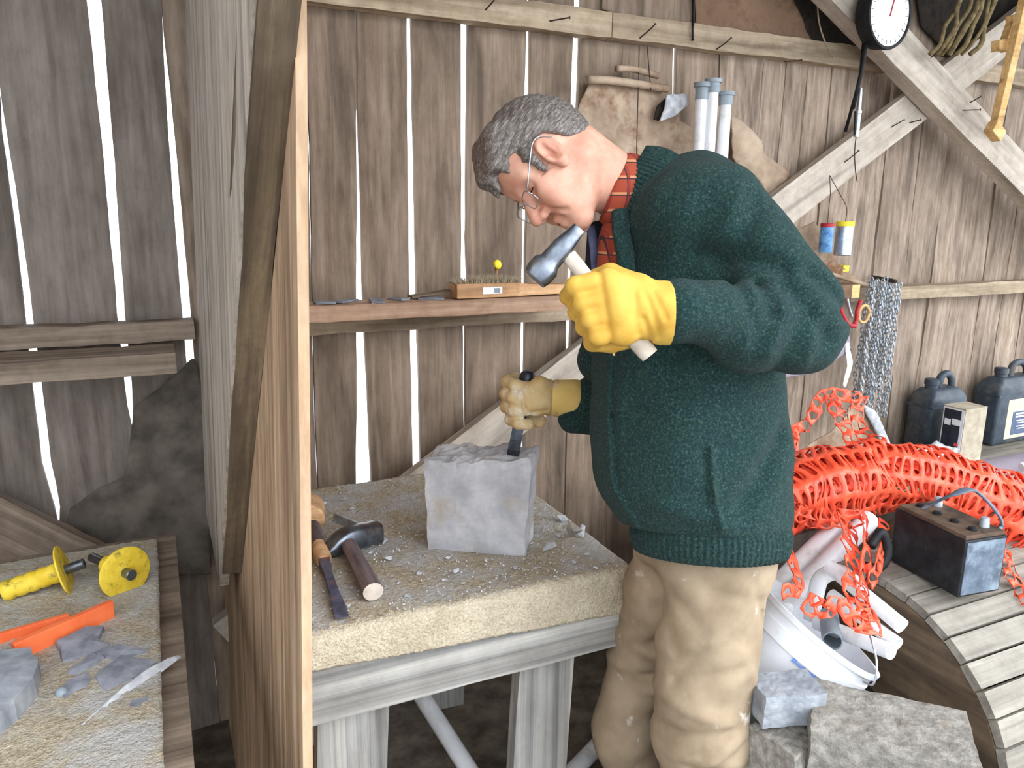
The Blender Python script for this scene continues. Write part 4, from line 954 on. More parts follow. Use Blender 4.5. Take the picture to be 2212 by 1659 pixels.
for u_, h_ in ((0, .006), (.2, .009), (.45, .012), (.7, .012), (.9, .007), (1, .002)): sec += [e0+ed*u_, e0+ed*u_+Vector((.004, -.004, 0)), e0+ed*u_+Vector((-.010*h_/.02, .012*h_/.02, h_)), e0+ed*u_+Vector((-.014*h_/.02, .016*h_/.02, h_*.9))]
m.add(sec, [(i*4+k, i*4+(k+1) % 4, i*4+4+(k+1) % 4, i*4+4+k) for i in range(5) for k in range(4)] + [(3, 2, 1, 0), (20, 21, 22, 23)]).build('slate_sliver', 'chip', label='long pale blade-like stone sliver on the near table', cat='slate')
flake([(-70, 1452), (74, 1447), (92, 1470), (84, 1515), (40, 1570), (0, 1606), (-70, 1660)], .045, TZ, 'large rounded grey stone at the left edge of the near table', mat='stone_grey', seed=9, name='round_stone', cat='stone')
bm = bmesh.new(); bmesh.ops.create_uvsphere(bm, u_segments=20, v_segments=12, radius=.010); c = on(133, 1497, 2, TZ+.011); bm.verts.index_update()
MB().add([c+q.co for q in bm.verts], [tuple(x.index for x in f.verts) for f in bm.faces]).build('marble', 'pvc_grey', smooth=True, label='small grey glass marble among the slate flakes', cat='marble'); bm.free()

# ================================================================== THINGS ON THE WALL SHELF
SZ = 1.3235
bs = empty('scrubbing_brush', on(1100, 632, 1, 2.15), 'wooden block brush with grey bristles lying on the wall shelf', 'brush')
b0 = on(988, 617, 1, 2.13); b1_ = on(1125, 613, 1, 2.13); b2 = on(1225, 612, 1, 2.13)
zc = SZ+.023
MB().box(((b0.x+b1_.x)/2, 2.165, zc), ((b1_.x-b0.x)/2, .032, .022), bev=.004).build('block', 'brush_wood', bs)
m = MB(); m.prism([(b1_.x-.003, 2.135, SZ+.003), (b1_.x-.003, 2.135, SZ+.043), (b1_.x+.03, 2.135, SZ+.038), (b2.x, 2.135, SZ+.034), (b2.x+.01, 2.135, SZ+.02), (b2.x, 2.135, SZ+.006)], (0, .05, 0)); m.build('handle', 'brush_wood', bs)
MB().box((b0.x+.115, 2.1325, zc), (.032, .0006, .010)).build('sticker', 'white_print', bs); MB().box((b0.x+.13, 2.1317, zc), (.01, .0004, .007)).build('barcode', 'pvc_grey', bs)
m = MB(); rd = random.Random(5)
for _ in range(700):
    x_ = rd.uniform(b0.x-.012, b1_.x+.01); y_ = rd.uniform(2.138, 2.192); h_ = rd.uniform(.02, .034)*(.65+.35*math.sin(max(0, min(1, (x_-b0.x+.012)/(b1_.x-b0.x+.02)))*math.pi)); tx = rd.uniform(-.012, .012)+(x_-(b0.x+b1_.x)/2)*.12; ty = rd.uniform(-.012, .008); w = .0011
    xb = min(max(x_, b0.x+.003), b1_.x-.003)
    m.add([(xb-w, y_, SZ+.042), (xb+w, y_, SZ+.042), (xb, y_+w, SZ+.042), (xb+tx, y_+ty, SZ+.042+h_)], [(0, 1, 3), (1, 2, 3), (2, 0, 3)])
m.build('bristles', 'string', bs, kind='stuff')
m = MB(); m.lathe([(0, .012), (.006, .016), (.012, .012)], on(1072, 572, 1, 2.22), (.3, -1, .2), 16); m.v = [p for p in m.v]; 
yk = empty('yellow_tool', on(1072, 630, 1, 2.215), 'small yellow-topped tool standing behind the brush on the shelf', 'tool')
m.build('cap', 'yellow_lid', yk, smooth=True); kx = on(1072, 572, 1, 2.22); MB().tube([(kx.x, 2.22, SZ+.002), (kx.x, 2.219, kx.z-.006)], .006, 8).build('stem', 'brush_wood', yk, smooth=True)
s0 = on(885, 626, 1, 2.19); s1 = on(985, 606, 1, 2.19); MB().bar((s0.x, 2.19, SZ+.008), (s1.x, 2.2, SZ+.022), .04, .006).build('dark_stick', 'brace_dark', label='thin dark stick propped on the shelf left of the brush', cat='stick')
for i, (x_, y_) in enumerate(((700, 640), (745, 636), (812, 636), (860, 633), (930, 640))):
    p = on(x_, y_, 1, 2.17+.02*(i % 2)); s_ = .03+.01*(i % 3); rock((p.x, 2.165+.02*(i % 2), SZ+.003), (s_, .02, .003), rotz(i*.7), i, .5, 1).build('shelf_flake', 'slate', label='thin grey flake on the dusty wall shelf, '+('first', 'second', 'third', 'fourth', 'last')[i]+' counting from the plywood screen', cat='slate', group='flakes on the wall shelf')

# ================================================================== THE CABLE DRUM, BATTERY, BUCKET AND STONES
DX, DY, DZ, DR = 1.478, 1.136, .386, .370
dr = empty('cable_drum', (DX+.5, DY, 0), 'wooden cable drum on its side with lagging planks around it', 'drum')
MB().lathe([(.0, .05), (.0, DR-.024), (.035, DR-.022), (.035, .05)], (DX, DY, DZ), (1, 0, 0), 72).build('flange', 'drum_flange', dr, smooth=True, angle=30)
MB().lathe([(.95, .05), (.95, DR-.024), (.985, DR-.022), (.985, .05)], (DX, DY, DZ), (1, 0, 0), 72).build('flange', 'drum_flange', dr, smooth=True, angle=30)
MB().lathe([(-.012, .03), (-.012, .085), (.0, .09), (.002, .03)], (DX, DY, DZ), (1, 0, 0), 32).build('hub_plate', 'iron_black', dr, smooth=True, angle=30)
nP = 40; rd = random.Random(3)
for i in range(nP):
    a_ = 2*math.pi*i/nP; n_ = Vector((0, math.cos(a_), math.sin(a_))); c = Vector((DX, DY, DZ)) + n_*(DR-.012); tg = Vector((0, -math.sin(a_), math.cos(a_)))
    w = 2*math.pi*DR/nP-.006; MB().rough_bar(c+Vector((rd.uniform(-.003, .003), 0, 0)), c+Vector((.99, 0, 0)), w, .020, n_, seg=4, jit=.001, seed=i).build('plank', 'drum_plank', dr)
# battery
f0 = on(2068, 1292, 2, .757); f1 = on(2158, 1276, 2, .757); e1 = (f1-f0).normalized(); wL = (f1-f0).length; e2 = Vector((-e1.y, e1.x, 0))
lft = onp(1914, 1200, f0, e1) if False else on(1914, 1212, 2, .757); ln = max(.2, (lft-f0).dot(e2)); hB = .135
bt = empty('battery', f0+e1*wL/2+e2*ln/2, 'old black lead battery with a strap handle standing on the cable drum', 'battery')
R = Matrix((e1, e2, Vector((0, 0, 1)))).transposed(); bc = f0+e1*wL/2+e2*ln/2
MB().box(bc+Vector((0, 0, hB/2)), (wL/2, ln/2, hB/2), R, bev=.004).build('case', 'battery_case', bt)
MB().box(bc-e2*(ln/2+.0008)+Vector((0, 0, hB/2)), (wL/2-.006, .0012, hB/2-.006), R).build('end_panel', 'battery_end', bt, label='scuffed blue-grey end panel')
MB().box(bc+Vector((0, 0, hB+.004)), (wL/2-.004, ln/2-.004, .005), R, bev=.002).build('lid', 'battery_lid', bt, label='brown dusty battery lid')
for u_, v_ in ((.25, -.32), (.25, .32)): MB().lathe([(0, .011), (.012, .010), (.022, .009), (.024, .006)], bc+e1*(u_*wL)+e2*(v_*ln)+Vector((0, 0, hB+.008)), (0, 0, 1), 14).build('terminal', 'lead', bt, smooth=True, angle=40)
for k in range(4): MB().lathe([(0, .010), (.006, .010), (.008, .007)], bc-e1*(.1*wL)+e2*((-.36+.24*k)*ln)+Vector((0, 0, hB+.008)), (0, 0, 1), 12).build('vent_cap', 'battery_case', bt, smooth=True, angle=40)
hp0 = bc+e1*wL*.5-e2*ln*.38+Vector((0, 0, hB-.02)); hp1 = bc-e1*wL*.1-e2*ln*.2+Vector((0, 0, hB+.085)); hp2 = bc-e1*wL*.5+e2*ln*.1+Vector((0, 0, hB+.03))
MB().tube(bez([hp0, hp0+Vector((0, 0, .05)), hp1+e1*.03, hp1-e1*.03, hp2], 8), .012, 8, flat=.3, z=(0, 0, 1)).build('strap_handle', 'battery_end', bt, smooth=True)
# bucket
bu_ax = (rt*.66 + up*.75); rr_ = ray(1775, 1372).normalized(); bu_ax = (bu_ax - rr_*bu_ax.dot(rr_)).normalized()*.985 - rr_*.16; bu_ax.normalize()
rc = dep(1766, 1345, 1.70); bk = empty('bucket', rc-bu_ax*.30, 'tilted white plastic bucket full of pipe offcuts', 'bucket')
MB().lathe([(-.30, .02), (-.30, .128), (-.295, .132), (-.065, .146), (-.064, .151), (-.034, .152), (-.033, .1485), (-.012, .150), (-.011, .156), (0, .157), (.0, .148), (-.06, .142), (-.285, .124), (-.29, .02)], rc, bu_ax, 64).build('pail', 'bucket_plastic', bk, smooth=True, angle=35)
RB = frame(bu_ax, -rr_); bd = RB.col[2]; by = RB.col[1]
def onb(al, an, r_=.1475): return rc + bu_ax*al + (bd*math.cos(an) + by*math.sin(an))*r_
def bmark(name, al0, al1, an0, an1, mat):
    m = MB(); n = 6; vs_ = []
    for k in range(n+1):
        an = an0+(an1-an0)*k/n
        for al in (al0, al1): vs_.append(onb(al, an, .1495 - (-.065-al)*.052 if al < -.065 else .1495))
    m.add(vs_, [(2*k, 2*k+2, 2*k+3, 2*k+1) for k in range(n)]); o = m.build(name, mat, bk); s_ = o.modifiers.new('t', 'SOLIDIFY'); s_.thickness = .0006
sg_ = -1 if by.dot(rt) > 0 else 1
def find_b(x, y):
    """place on the pail's outer wall that is seen at a given point of the photograph"""
    best = None
    for ia_ in range(60):
        al = -.068-.004*ia_
        for ib in range(-40, 41):
            an = ib*.035; P = onb(al, an, .1495-max(0, -.065-al)*.052); q = P-CAM; w = q.dot(hd); e_ = (1106+F_PX*q.dot(rt)/w-x)**2+(829.5-F_PX*q.dot(up)/w-y)**2
            if best is None or e_ < best[0]: best = (e_, al, an)
    return best[1:]
a_, n_ = find_b(1737, 1405); bmark('printed_square', a_+.005, a_-.005, n_-.03, n_+.03, 'blue_print')
for (xa, ya, xb, yb), hw_ in (((1716, 1432, 1762, 1456), .0022), ((1732, 1448, 1746, 1456), .003), ((1752, 1426, 1776, 1442), .0012)):
    a_, n_ = find_b(xa, ya); a2, n2 = find_b(xb, yb); am_ = (a_+a2)/2; bmark('printed_line', am_+hw_, am_-hw_, n_, n2, 'blue_print')
hr = [onb(-.03, math.pi/2*s_, .156) for s_ in (1, -1)]
if (hr[0]-CAM).dot(rt) < (hr[1]-CAM).dot(rt): hr = hr[::-1]
hm_ = rc + (hr[0]-rc)*.9 - up*.10 + bd*.12; MB().tube(bez([dep(1866, 1340, 1.58), dep(1884, 1388, 1.53), dep(1894, 1436, 1.51), dep(1886, 1478, 1.51), dep(1864, 1472, 1.53)], 8), .0022, 8).build('wire_bail', 'galvanised', bk, smooth=True)
# pipe offcuts in the bucket
def pipe(p0, p1, r_, label, name='plastic_pipe', mat='pvc_white', group=None, cat='pipe', n=24):
    p0 = Vector(p0); p1 = Vector(p1); L_ = (p1-p0).length; t_ = r_*.14
    return MB().lathe([(0, r_-t_), (0, r_), (L_, r_), (L_, r_-t_)], p0, p1-p0, n, closed=True).build(name, mat, smooth=True, angle=40, label=label, cat=cat, group=group)
pipe(dep(1790, 1222, 1.740), dep(1950, 1354, 1.590), .0165, 'white pipe offcut sticking furthest right out of the bucket')
pipe(dep(1795, 1285, 1.730), dep(1940, 1392, 1.580), .0145, 'thin white pipe offcut, middle one leaving the bucket')
pipe(dep(1765, 1345, 1.730), dep(1925, 1408, 1.560), .0165, 'short white pipe offcut lying on the bucket rim')
pipe(dep(1790, 1330, 1.740), dep(1798, 1385, 1.630), .021, 'grey-white pipe stub facing up out of the bucket', mat='pvc_grey')
ep = bez([dep(1752, 1340, 1.780), dep(1762, 1285, 1.780), dep(1775, 1248, 1.780), dep(1812, 1236, 1.770), dep(1850, 1262, 1.760)], 8)
MB().tube(ep, .0185, 20).build('pipe_elbow', 'pvc_white', smooth=True, angle=50, label='white pipe with a bent elbow rising from the bucket', cat='pipe')
# leaning pipes behind the bucket
pipe(dep(1600, 1350, 1.90), dep(1850, 1098, 2.06), .029, 'white leaning pipe, upper one of the pair behind the man')
pipe(dep(1610, 1394, 1.82), dep(1880, 1120, 1.99), .026, 'white leaning pipe, lower one of the pair behind the man')
MB().tube(bez([dep(1880, 1180, 1.75), dep(1905, 1150, 1.76), dep(1918, 1190, 1.76), dep(1900, 1225, 1.75), dep(1862, 1222, 1.74)], 8), .011, 10).build('black_hose', 'iron_black', smooth=True, label='short curl of black hose beside the battery', cat='hose')
# stones
def stone(px_, py_, t_, half, yaw, mat, label, seed, tilt=0, jit=.12):
    R = rotz(yaw) @ Matrix.Rotation(tilt, 3, 'X'); return rock(dep(px_, py_, t_), half, R, seed, jit, 16, .05).build('rough_stone', mat, label=label, cat='stone', smooth=False)
stone(1915, 1612, 1.44, (.14, .085, .058), -.80, 'stone_tan', 'large rough tan stone with a pale cut face before the drum', 5, 0, .08)
stone(1696, 1508, 1.50, (.064, .04, .034), -.30, 'stone_grey', 'grey squared stone leaning against the bucket', 7, 0, .09)
stone(1690, 1662, 1.50, (.05, .055, .09), .2, 'stone_tan', 'upright rough stone beside the trouser leg', 9)
stone(1790, 1700, 1.47, (.09, .07, .06), .5, 'stone_tan', 'dark rough stone under the large tan one', 12)
lowp = ((1.22, 1.05, .16, .12, .14, .15), (1.30, .80, .14, .13, .12, .14), (1.27, 1.33, .12, .14, .12, .12), (1.18, .85, .36, .13, .1, .06), (1.3, 1.12, .3, .12, .12, .06))
for i, (x_, y_, z_, hx, hy, hz) in enumerate(lowp): rock((x_, y_, z_), (hx, hy, hz), rotz(i), 60+i, .12, 5).build('rubble_stone', 'stone_tan', label='rough stone at the bottom of the pile by the drum', cat='stone', group='stones under the bucket')

# ================================================================== ORANGE SAFETY FENCE
def net(fn, nu, nv, hole=.62, th=.0016):
    """a net of rounded openings over the surface fn(u, v)"""
    vs_ = {}; V = []; Fc = []
    def vid(k, p):
        if k not in vs_: vs_[k] = len(V); V.append(p)
        return vs_[k]
    for i in range(nu):
        for j in range(nv):
            o_ = []
            for (a, b) in ((0, 0), (.5, 0), (1, 0), (1, .5), (1, 1), (.5, 1), (0, 1), (0, .5)): o_.append(vid((round(2*(i+a)), round(2*(j+b))), fn((i+a)/nu, (j+b)/nv)))
            inn = []
            for k in range(8):
                a_ = math.pi*(1.25+k*.25); hx = .5+.5*hole*math.cos(a_)*(1.12 if k % 2 == 0 else 1); hy = .5+.5*hole*1.15*math.sin(a_)*(1.12 if k % 2 == 0 else 1)
                inn.append(len(V)); V.append(fn((i+hx)/nu, (j+hy)/nv))
            for k in range(8): Fc.append((o_[k], o_[(k+1) % 8], inn[(k+1) % 8], inn[k]))
    return V, Fc
fe = empty('safety_fence', dep(1950, 1100, 2.1), 'crumpled roll of orange plastic safety fence netting heaped behind the battery', 'fence')
spine = bez([dep(1650, 1085, 2.06), dep(1760, 1055, 2.06), dep(1880, 1030, 2.06), dep(2000, 1035, 2.06), dep(2110, 1080, 2.06), dep(2212, 1140, 2.06), dep(2330, 1220, 2.04)], 10)
def along(u_):
    k = min(u_, .9999)*(len(spine)-1); i = int(k); return spine[i].lerp(spine[i+1], k-i)
def roll(u_, v_, lay):
    c = along(u_); d = (along(min(u_+.02, 1))-along(max(u_-.02, 0))).normalized(); Z = Vector((0, 0, 1)); Y = Z.cross(d).normalized(); Z = d.cross(Y)
    a_ = math.pi*(-.62+1.75*v_) + .25*math.sin(u_*9+lay*2); ra = (.075+.018*math.sin(u_*8+1)+.03*math.sin(math.pi*u_))*(1-.13*lay); ra2 = ra*1.15
    q = Vector((u_*40, v_*14, lay*7)); w = noise.noise(q*.4)*.020 + noise.noise(q*1.3)*.005
    return c + Y*(-math.cos(a_)*(ra2+w)) + Z*(math.sin(a_)*(ra+w)) + d*(noise.noise(q*.4+Vector((9, 0, 0)))*.03)
for lay in range(3):
    V, Fc = net(lambda u_, v_: roll(u_, v_, lay), 46, 9, (.64, .66, .6)[lay]); o = MB().add(V, Fc).build('net_layer', 'fence_orange', fe, smooth=True); s_ = o.modifiers.new('t', 'SOLIDIFY'); s_.thickness = .002
def strand(pts, w, nu, nv, hole=.6, seed=0):
    P = bez(pts, 8)
    def fn(u_, v_):
        k = min(u_, .9999)*(len(P)-1); i = int(k); c = P[i].lerp(P[i+1], k-i); q = Vector((u_*8, v_*3, seed)); d = (P[min(i+1, len(P)-1)]-P[max(i-1, 0)]).normalized(); sd2 = d.cross(-hd).normalized()
        return c + sd2*((v_-.5)*w*(1+.5*noise.noise(q))) + noise.noise_vector(q*1.3)*.010
    V, Fc = net(fn, nu, nv, hole); o = MB().add(V, Fc).build('torn_strand', 'fence_orange', fe, smooth=True); s_ = o.modifiers.new('t', 'SOLIDIFY'); s_.thickness = .002
strand([dep(1830, 1120, 1.88), dep(1842, 1200, 1.72), dep(1848, 1270, 1.60), dep(1880, 1370, 1.50)], .055, 9, 2, .72, 1)
strand([dep(1868, 1120, 1.88), dep(1872, 1200, 1.70), dep(1862, 1280, 1.58), dep(1872, 1340, 1.52)], .030, 7, 1, .66, 2)
strand([dep(1905, 1120, 1.86), dep(1912, 1165, 1.80), dep(1898, 1215, 1.68), dep(1880, 1260, 1.6)], .026, 5, 1, .62, 3)
strand([dep(1705, 1110, 1.92), dep(1700, 1160, 1.85), dep(1715, 1220, 1.72), dep(1728, 1270, 1.62), dep(1690, 1280, 1.58)], .030, 7, 1, .55, 4)
strand([dep(1740, 1325, 1.50), dep(1765, 1295, 1.50), dep(1785, 1325, 1.49), dep(1812, 1300, 1.49), dep(1850, 1345, 1.49), dep(1880, 1340, 1.49)], .030, 8, 1, .6, 5)
strand([dep(1690, 1085, 1.92), dep(1730, 1110, 1.90), dep(1790, 1125, 1.88), dep(1860, 1115, 1.88)], .045, 7, 2, .68, 6)
strand([dep(1705, 935, 2.2), dep(1750, 910, 2.22), dep(1770, 860, 2.24), dep(1800, 850, 2.25), dep(1860, 860, 2.26)], .035, 8, 1, .62, 7)
strand([dep(1790, 850, 2.24), dep(1815, 900, 2.22), dep(1840, 950, 2.18), dep(1860, 1010, 2.1)], .04, 7, 2, .68, 8)
strand([dep(1862, 855, 2.26), dep(1850, 900, 2.24), dep(1870, 940, 2.2), dep(1905, 960, 2.15), dep(1920, 1010, 2.1)], .038, 7, 2, .7, 9)
strand([dep(2165, 1180, 1.9), dep(2180, 1230, 1.84), dep(2205, 1270, 1.78), dep(2240, 1300, 1.74)], .05, 5, 2, .74, 10)
strand([dep(1715, 925, 2.2), dep(1722, 955, 2.18), dep(1712, 985, 2.15)], .022, 3, 1, .4, 11)
# what the fence rests on
cr = empty('slatted_crate', (1.72, 1.77, 0), 'dark slatted crate under the orange fence', 'crate')
for k in range(5): MB().box((1.72, 1.531, .08+.135*k), (.22, .011, .055)).build('slat', 'barn_board_dark', cr); MB().box((1.49, 1.775, .08+.135*k), (.011, .23, .055)).build('slat', 'barn_board_dark', cr); MB().box((1.95, 1.775, .08+.135*k), (.011, .23, .055)).build('slat', 'barn_board_dark', cr)
for x_, y_ in ((1.515, 1.56), (1.925, 1.56), (1.515, 1.985), (1.925, 1.985)): MB().box((x_, y_, .34), (.02, .02, .34)).build('post', 'barn_board_dark', cr)
MB().box((1.72, 1.765, .695), (.235, .24, .012)).build('lid', 'barn_board_dark', cr)

# ================================================================== SHEETS, HIDES, BOARDS ON THE WALL
def inpoly(x, z, P):
    c = False; j = len(P)-1
    for i in range(len(P)):
        if ((P[i][1] > z) != (P[j][1] > z)) and (x < (P[j][0]-P[i][0])*(z-P[i][1])/(P[j][1]-P[i][1])+P[i][0]): c = not c
        j = i
    return c
def sheet_on(name, poly, y, mat, label, cat, h=.009, amp=.012, th=.004, seed=0, curl=None, parent=None):
    P = [(on(x, yy, 1, y).x, on(x, yy, 1, y).z) for x, yy in poly]; x0 = min(p[0] for p in P); x1 = max(p[0] for p in P); z0 = min(p[1] for p in P); z1 = max(p[1] for p in P)
    nx = int((x1-x0)/h)+1; nz = int((z1-z0)/h)+1; vid = {}; V = []; Fc = []
    def vv(i, k):
        if (i, k) not in vid:
            x = x0+i*h; z = z0+k*h; q = Vector((x*9, z*9, seed)); jx = noise.noise(Vector((x*60, z*60, seed)))*h*.5; w = amp*(noise.noise(q)+.4*noise.noise(q*2.7))
            vid[(i, k)] = len(V); V.append(Vector((x+jx, y+min(w, WY-y-.012), z+jx)))
        return vid[(i, k)]
    for i in range(nx):
        for k in range(nz):
            if inpoly(x0+(i+.5)*h, z0+(k+.5)*h, P): Fc.append((vv(i, k), vv(i+1, k), vv(i+1, k+1), vv(i, k+1)))
    cnt = [0]*len(V)
    for f in Fc:
        for q in f: cnt[q] += 1
    for i, p in enumerate(V):                      # draw the ragged border onto the outline
        if cnt[i] < 4:
            best = None
            for k in range(len(P)):
                ax_, az = P[k]; bx_, bz = P[(k+1) % len(P)]; dx, dz = bx_-ax_, bz-az; u_ = max(0, min(1, ((p.x-ax_)*dx+(p.z-az)*dz)/max(dx*dx+dz*dz, 1e-9)))
                e_ = (p.x-ax_-u_*dx)**2+(p.z-az-u_*dz)**2
                if best is None or e_ < best[0]: best = (e_, ax_+u_*dx, az+u_*dz)
            if best[0] < (1.6*h)**2: p.x = best[1]+.25*h*noise.noise(Vector((p.x*45, p.z*45, seed))); p.z = best[2]+.25*h*noise.noise(Vector((p.x*45, p.z*45, seed+7)))
    o = MB().add(V, Fc).build(name, mat, parent, smooth=True, label=label, cat=cat); s_ = o.modifiers.new('t', 'SOLIDIFY'); s_.thickness = th; s_.offset = 0
    return o
def rolled(name, pts, r_, y, mat, label, cat, parent=None):
    P = [on(x, yy, 1, y) for x, yy in pts]; return MB().tube(bez(P, 6), r_, 12, flat=.8).build(name, mat, parent, smooth=True, label=label, cat=cat)
sheet_on('dark_sheet', [(290, 880), (330, 850), (376, 812), (420, 770), (455, 900), (455, 1240), (120, 1240), (150, 1100), (205, 1060), (270, 1030)], 2.262, 'dark_sheet', 'dark brown crumpled sheet low on the wall behind the near table', 'sheet', amp=.014, seed=21)
hd1 = empty('stiff_hide', on(1380, 300, 1, 2.25), 'large pale brown stiff hide with a rolled upper edge behind the head', 'hide')
sheet_on('sheet', [(1255, 215), (1278, 172), (1300, 168), (1448, 192), (1470, 260), (1512, 290), (1512, 520), (1330, 520), (1285, 300), (1240, 260)], 2.262, 'hide', None, None, amp=.016, seed=1, parent=hd1)
rolled('rolled_edge', [(1268, 172), (1320, 174), (1380, 182), (1442, 192)], .016, 2.235, 'hide', None, None, hd1)
rolled('rolled_flap', [(1332, 148), (1370, 150), (1422, 164)], .013, 2.24, 'hide', None, None, hd1)
sheet_on('curled_scrap', [(1440, 205), (1482, 202), (1488, 225), (1455, 252), (1425, 262), (1435, 235)], 2.215, 'chip', 'pale curled scrap hanging left of the white pipes', 'hide', amp=.01, seed=3)
sheet_on('dark_scrap', [(1418, 230), (1446, 205), (1442, 232), (1424, 262), (1412, 258)], 2.235, 'fur_shade_dark', 'blackish scrap hanging behind the pale curled one', 'hide', amp=.008, seed=4)
sheet_on('brown_hide', [(1500, -60), (1502, 84), (1560, 96), (1640, 108), (1770, 126), (1745, 75), (1722, 20), (1690, -60)], 2.268, 'hide_brown', 'reddish brown hide spread above the upper rail', 'hide', amp=.010, seed=5)
sheet_on('shade_sheet', [(1690, -60), (1722, 20), (1745, 75), (1770, 124), (1880, 150), (1880, -60)], 2.275, 'fur_shade_dark', 'near-black sheet standing in for the shade left of the dial', 'board', amp=.004, seed=6)  # shade left of the dial, put into a near-black colour
sheet_on('torn_hide', [(1580, 248), (1602, 256), (1640, 300), (1652, 330), (1700, 372), (1708, 388), (1690, 425), (1660, 430), (1640, 395), (1600, 360), (1580, 340)], 2.245, 'hide', 'torn tan hide scrap right of the white pipes', 'hide', amp=.02, seed=7)
sheet_on('tan_hide', [(1690, 545), (1715, 500), (1762, 478), (1790, 535), (1815, 575), (1868, 612), (1862, 622), (1790, 600), (1735, 580)], 2.2, 'hide', 'tan hide scrap pinned under the pale brace', 'hide', amp=.012, seed=8)
rolled('hide_roll', [(1762, 588), (1800, 594), (1840, 606), (1872, 616)], .011, 2.17, 'hide', 'thin tan roll along the lower edge of the pinned scrap', 'hide')
sheet_on('wall_patch', [(1495, 0), (1492, -60), (1300, -60), (1300, 20), (1400, 60), (1490, 80)], 2.285, 'barn_board', 'flat grey patch board above the upper rail', 'board', amp=.002, seed=9)
sheet_on('mauve_scrap', [(1690, 818), (1700, 800), (1832, 722), (1838, 756), (1760, 806)], 2.16, 'tarp_mauve', 'mauve cloth scrap hanging behind the elbow', 'cloth', amp=.008, seed=10)
sheet_on('paper_strip', [(1828, 742), (1836, 740), (1842, 780), (1838, 800), (1826, 838), (1820, 832), (1830, 790)], 2.15, 'white_print', 'thin white paper strip hanging left of the chain', 'paper', h=.005, amp=.008, th=.001, seed=11)
cb = dep(1800, 1000, 2.55); sheet_on('cardboard_sheet', [(1690, 1100), (1705, 985), (1790, 935), (1838, 880), (1880, 890), (1915, 950), (1930, 1010), (1900, 1090)], 1.92, 'hide', 'tan crumpled cardboard standing behind the orange fence', 'cardboard', amp=.03, seed=12, h=.012)
sheet_on('pale_card', [(1862, 870), (1890, 888), (1920, 950), (1930, 985), (1912, 985), (1900, 950), (1872, 900)], 1.90, 'chip', 'pale card edge standing behind the orange fence', 'cardboard', amp=.008, seed=13)

sheet_on('shade_sheet', [(1972, -60), (1988, 55), (2068, 138), (2140, 88), (2230, 20), (2230, -60)], 2.272, 'fur_shade_dark', 'near-black sheet standing in for the dark opening between the crossed braces', 'board', amp=.004, seed=16)  # added sheet, its dark colour stands in for the shaded opening
# white pipes with grey couplings against the wall
for i, (x_, yt, yc, m_, lb) in enumerate(((1516, 205, 168, 'pvc_white', 'white wall pipe with grey coupling, leftmost of three in the shade'), (1540, 190, 160, 'pvc_white', 'white wall pipe with grey coupling, tallest middle one of three'), (1568, 217, 188, 'pvc_white', 'white wall pipe with grey coupling, rightmost of three'))):
    y_ = 2.16 if i == 0 else 2.145; p = on(x_, yt, 1, y_); c_ = on(x_, yc, 1, y_); r_ = .0195
    e = empty('wall_pipe', (p.x, y_, 0), lb, 'pipe', 'white pipes standing against the wall')
    t_ = .003; MB().lathe([(0, r_-t_), (0, r_), (p.z-.02, r_), (p.z-.02, r_-t_)], (p.x, y_, .005), (0, 0, 1), 24, closed=True).build('tube', m_, e, smooth=True, angle=40)
    hz = c_.z-p.z
    MB().lathe([(0, r_+.0005), (0, r_+.0025), (hz*.7, r_+.003), (hz*.72, r_+.009), (hz, r_+.009), (hz, r_)], (p.x, y_, p.z-.015), (0, 0, 1), 24, closed=True).build('coupling', 'pvc_grey', e, smooth=True, angle=40)

# dial, rods, tube
dc = on(1919, 28, 1, 2.03); dn = Vector((.10, -1, -.02)).normalized(); da = empty('dial_gauge', dc-Vector((0, 0, .12)), 'round white dial in a black case hung on the brace', 'dial')
MB().lathe([(-.06, .02), (-.06, .095), (-.045, .112), (.004, .118), (.010, .116), (.010, .108), (.004, .106), (.0, .02)], dc, dn, 56).build('case', 'iron_black', da, smooth=True, angle=40)
MB().lathe([(.002, .001), (.004, .1065), (.0055, .1065), (.0056, .001)], dc, dn, 56).build('face', 'dial_face', da)
RD = frame(dn, (0, 0, 1)); 
for k in range(24):
    a_ = 2*math.pi*k/24; o_ = RD @ Vector((0, math.cos(a_), math.sin(a_))); MB().bar(dc+dn*.0062+o_*.088, dc+dn*.0062+o_*(.098 if k % 2 else .101), .0018, .001).build('tick', 'iron_black', da)
MB().bar(dc+dn*.008-RD.col[2]*.012, dc+dn*.008+RD.col[2]*.075+RD.col[1]*.02, .004, .0015).build('pointer', 'red_paint', da)
MB().tube([dc-dn*.055+Vector((0, 0, .09)), dc-dn*.055+Vector((0, .06, .10))], .004, 8).build('hanger', 'nail_iron', da)
rr0 = empty('hanging_rods', on(1850, 180, 1, 2.07), 'pair of slim dark rods hanging below the dial', 'rods')
MB().tube([on(1876, 60, 1, 2.06), on(1862, 150, 1, 2.06), on(1842, 235, 1, 2.06)], .007, 10).build('rod', 'iron_black', rr0, smooth=True)
MB().tube([on(1868, 70, 1, 2.075), on(1858, 170, 1, 2.075), on(1826, 285, 1, 2.09)], .006, 10).build('rod', 'iron_black', rr0, smooth=True)
tb2 = empty('silver_tube', on(1852, 250, 1, 2.06), 'short silver tube tool hanging before the pale brace', 'tube')
p0 = on(1860, 190, 1, 2.05); p1 = on(1849, 296, 1, 2.05); d = (p1-p0); MB().lathe([(0, .004), (.02, .006), (d.length*.45, .008), (d.length*.46, .011), (d.length*.52, .011), (d.length*.53, .0095), (d.length, .0095)], p0, d, 16).build('barrel', 'galvanised', tb2, smooth=True, angle=40)
MB().tube([on(1848, 240, 1, 2.038), on(1846, 292, 1, 2.038)], .004, 8).build('clip', 'iron_black', tb2)
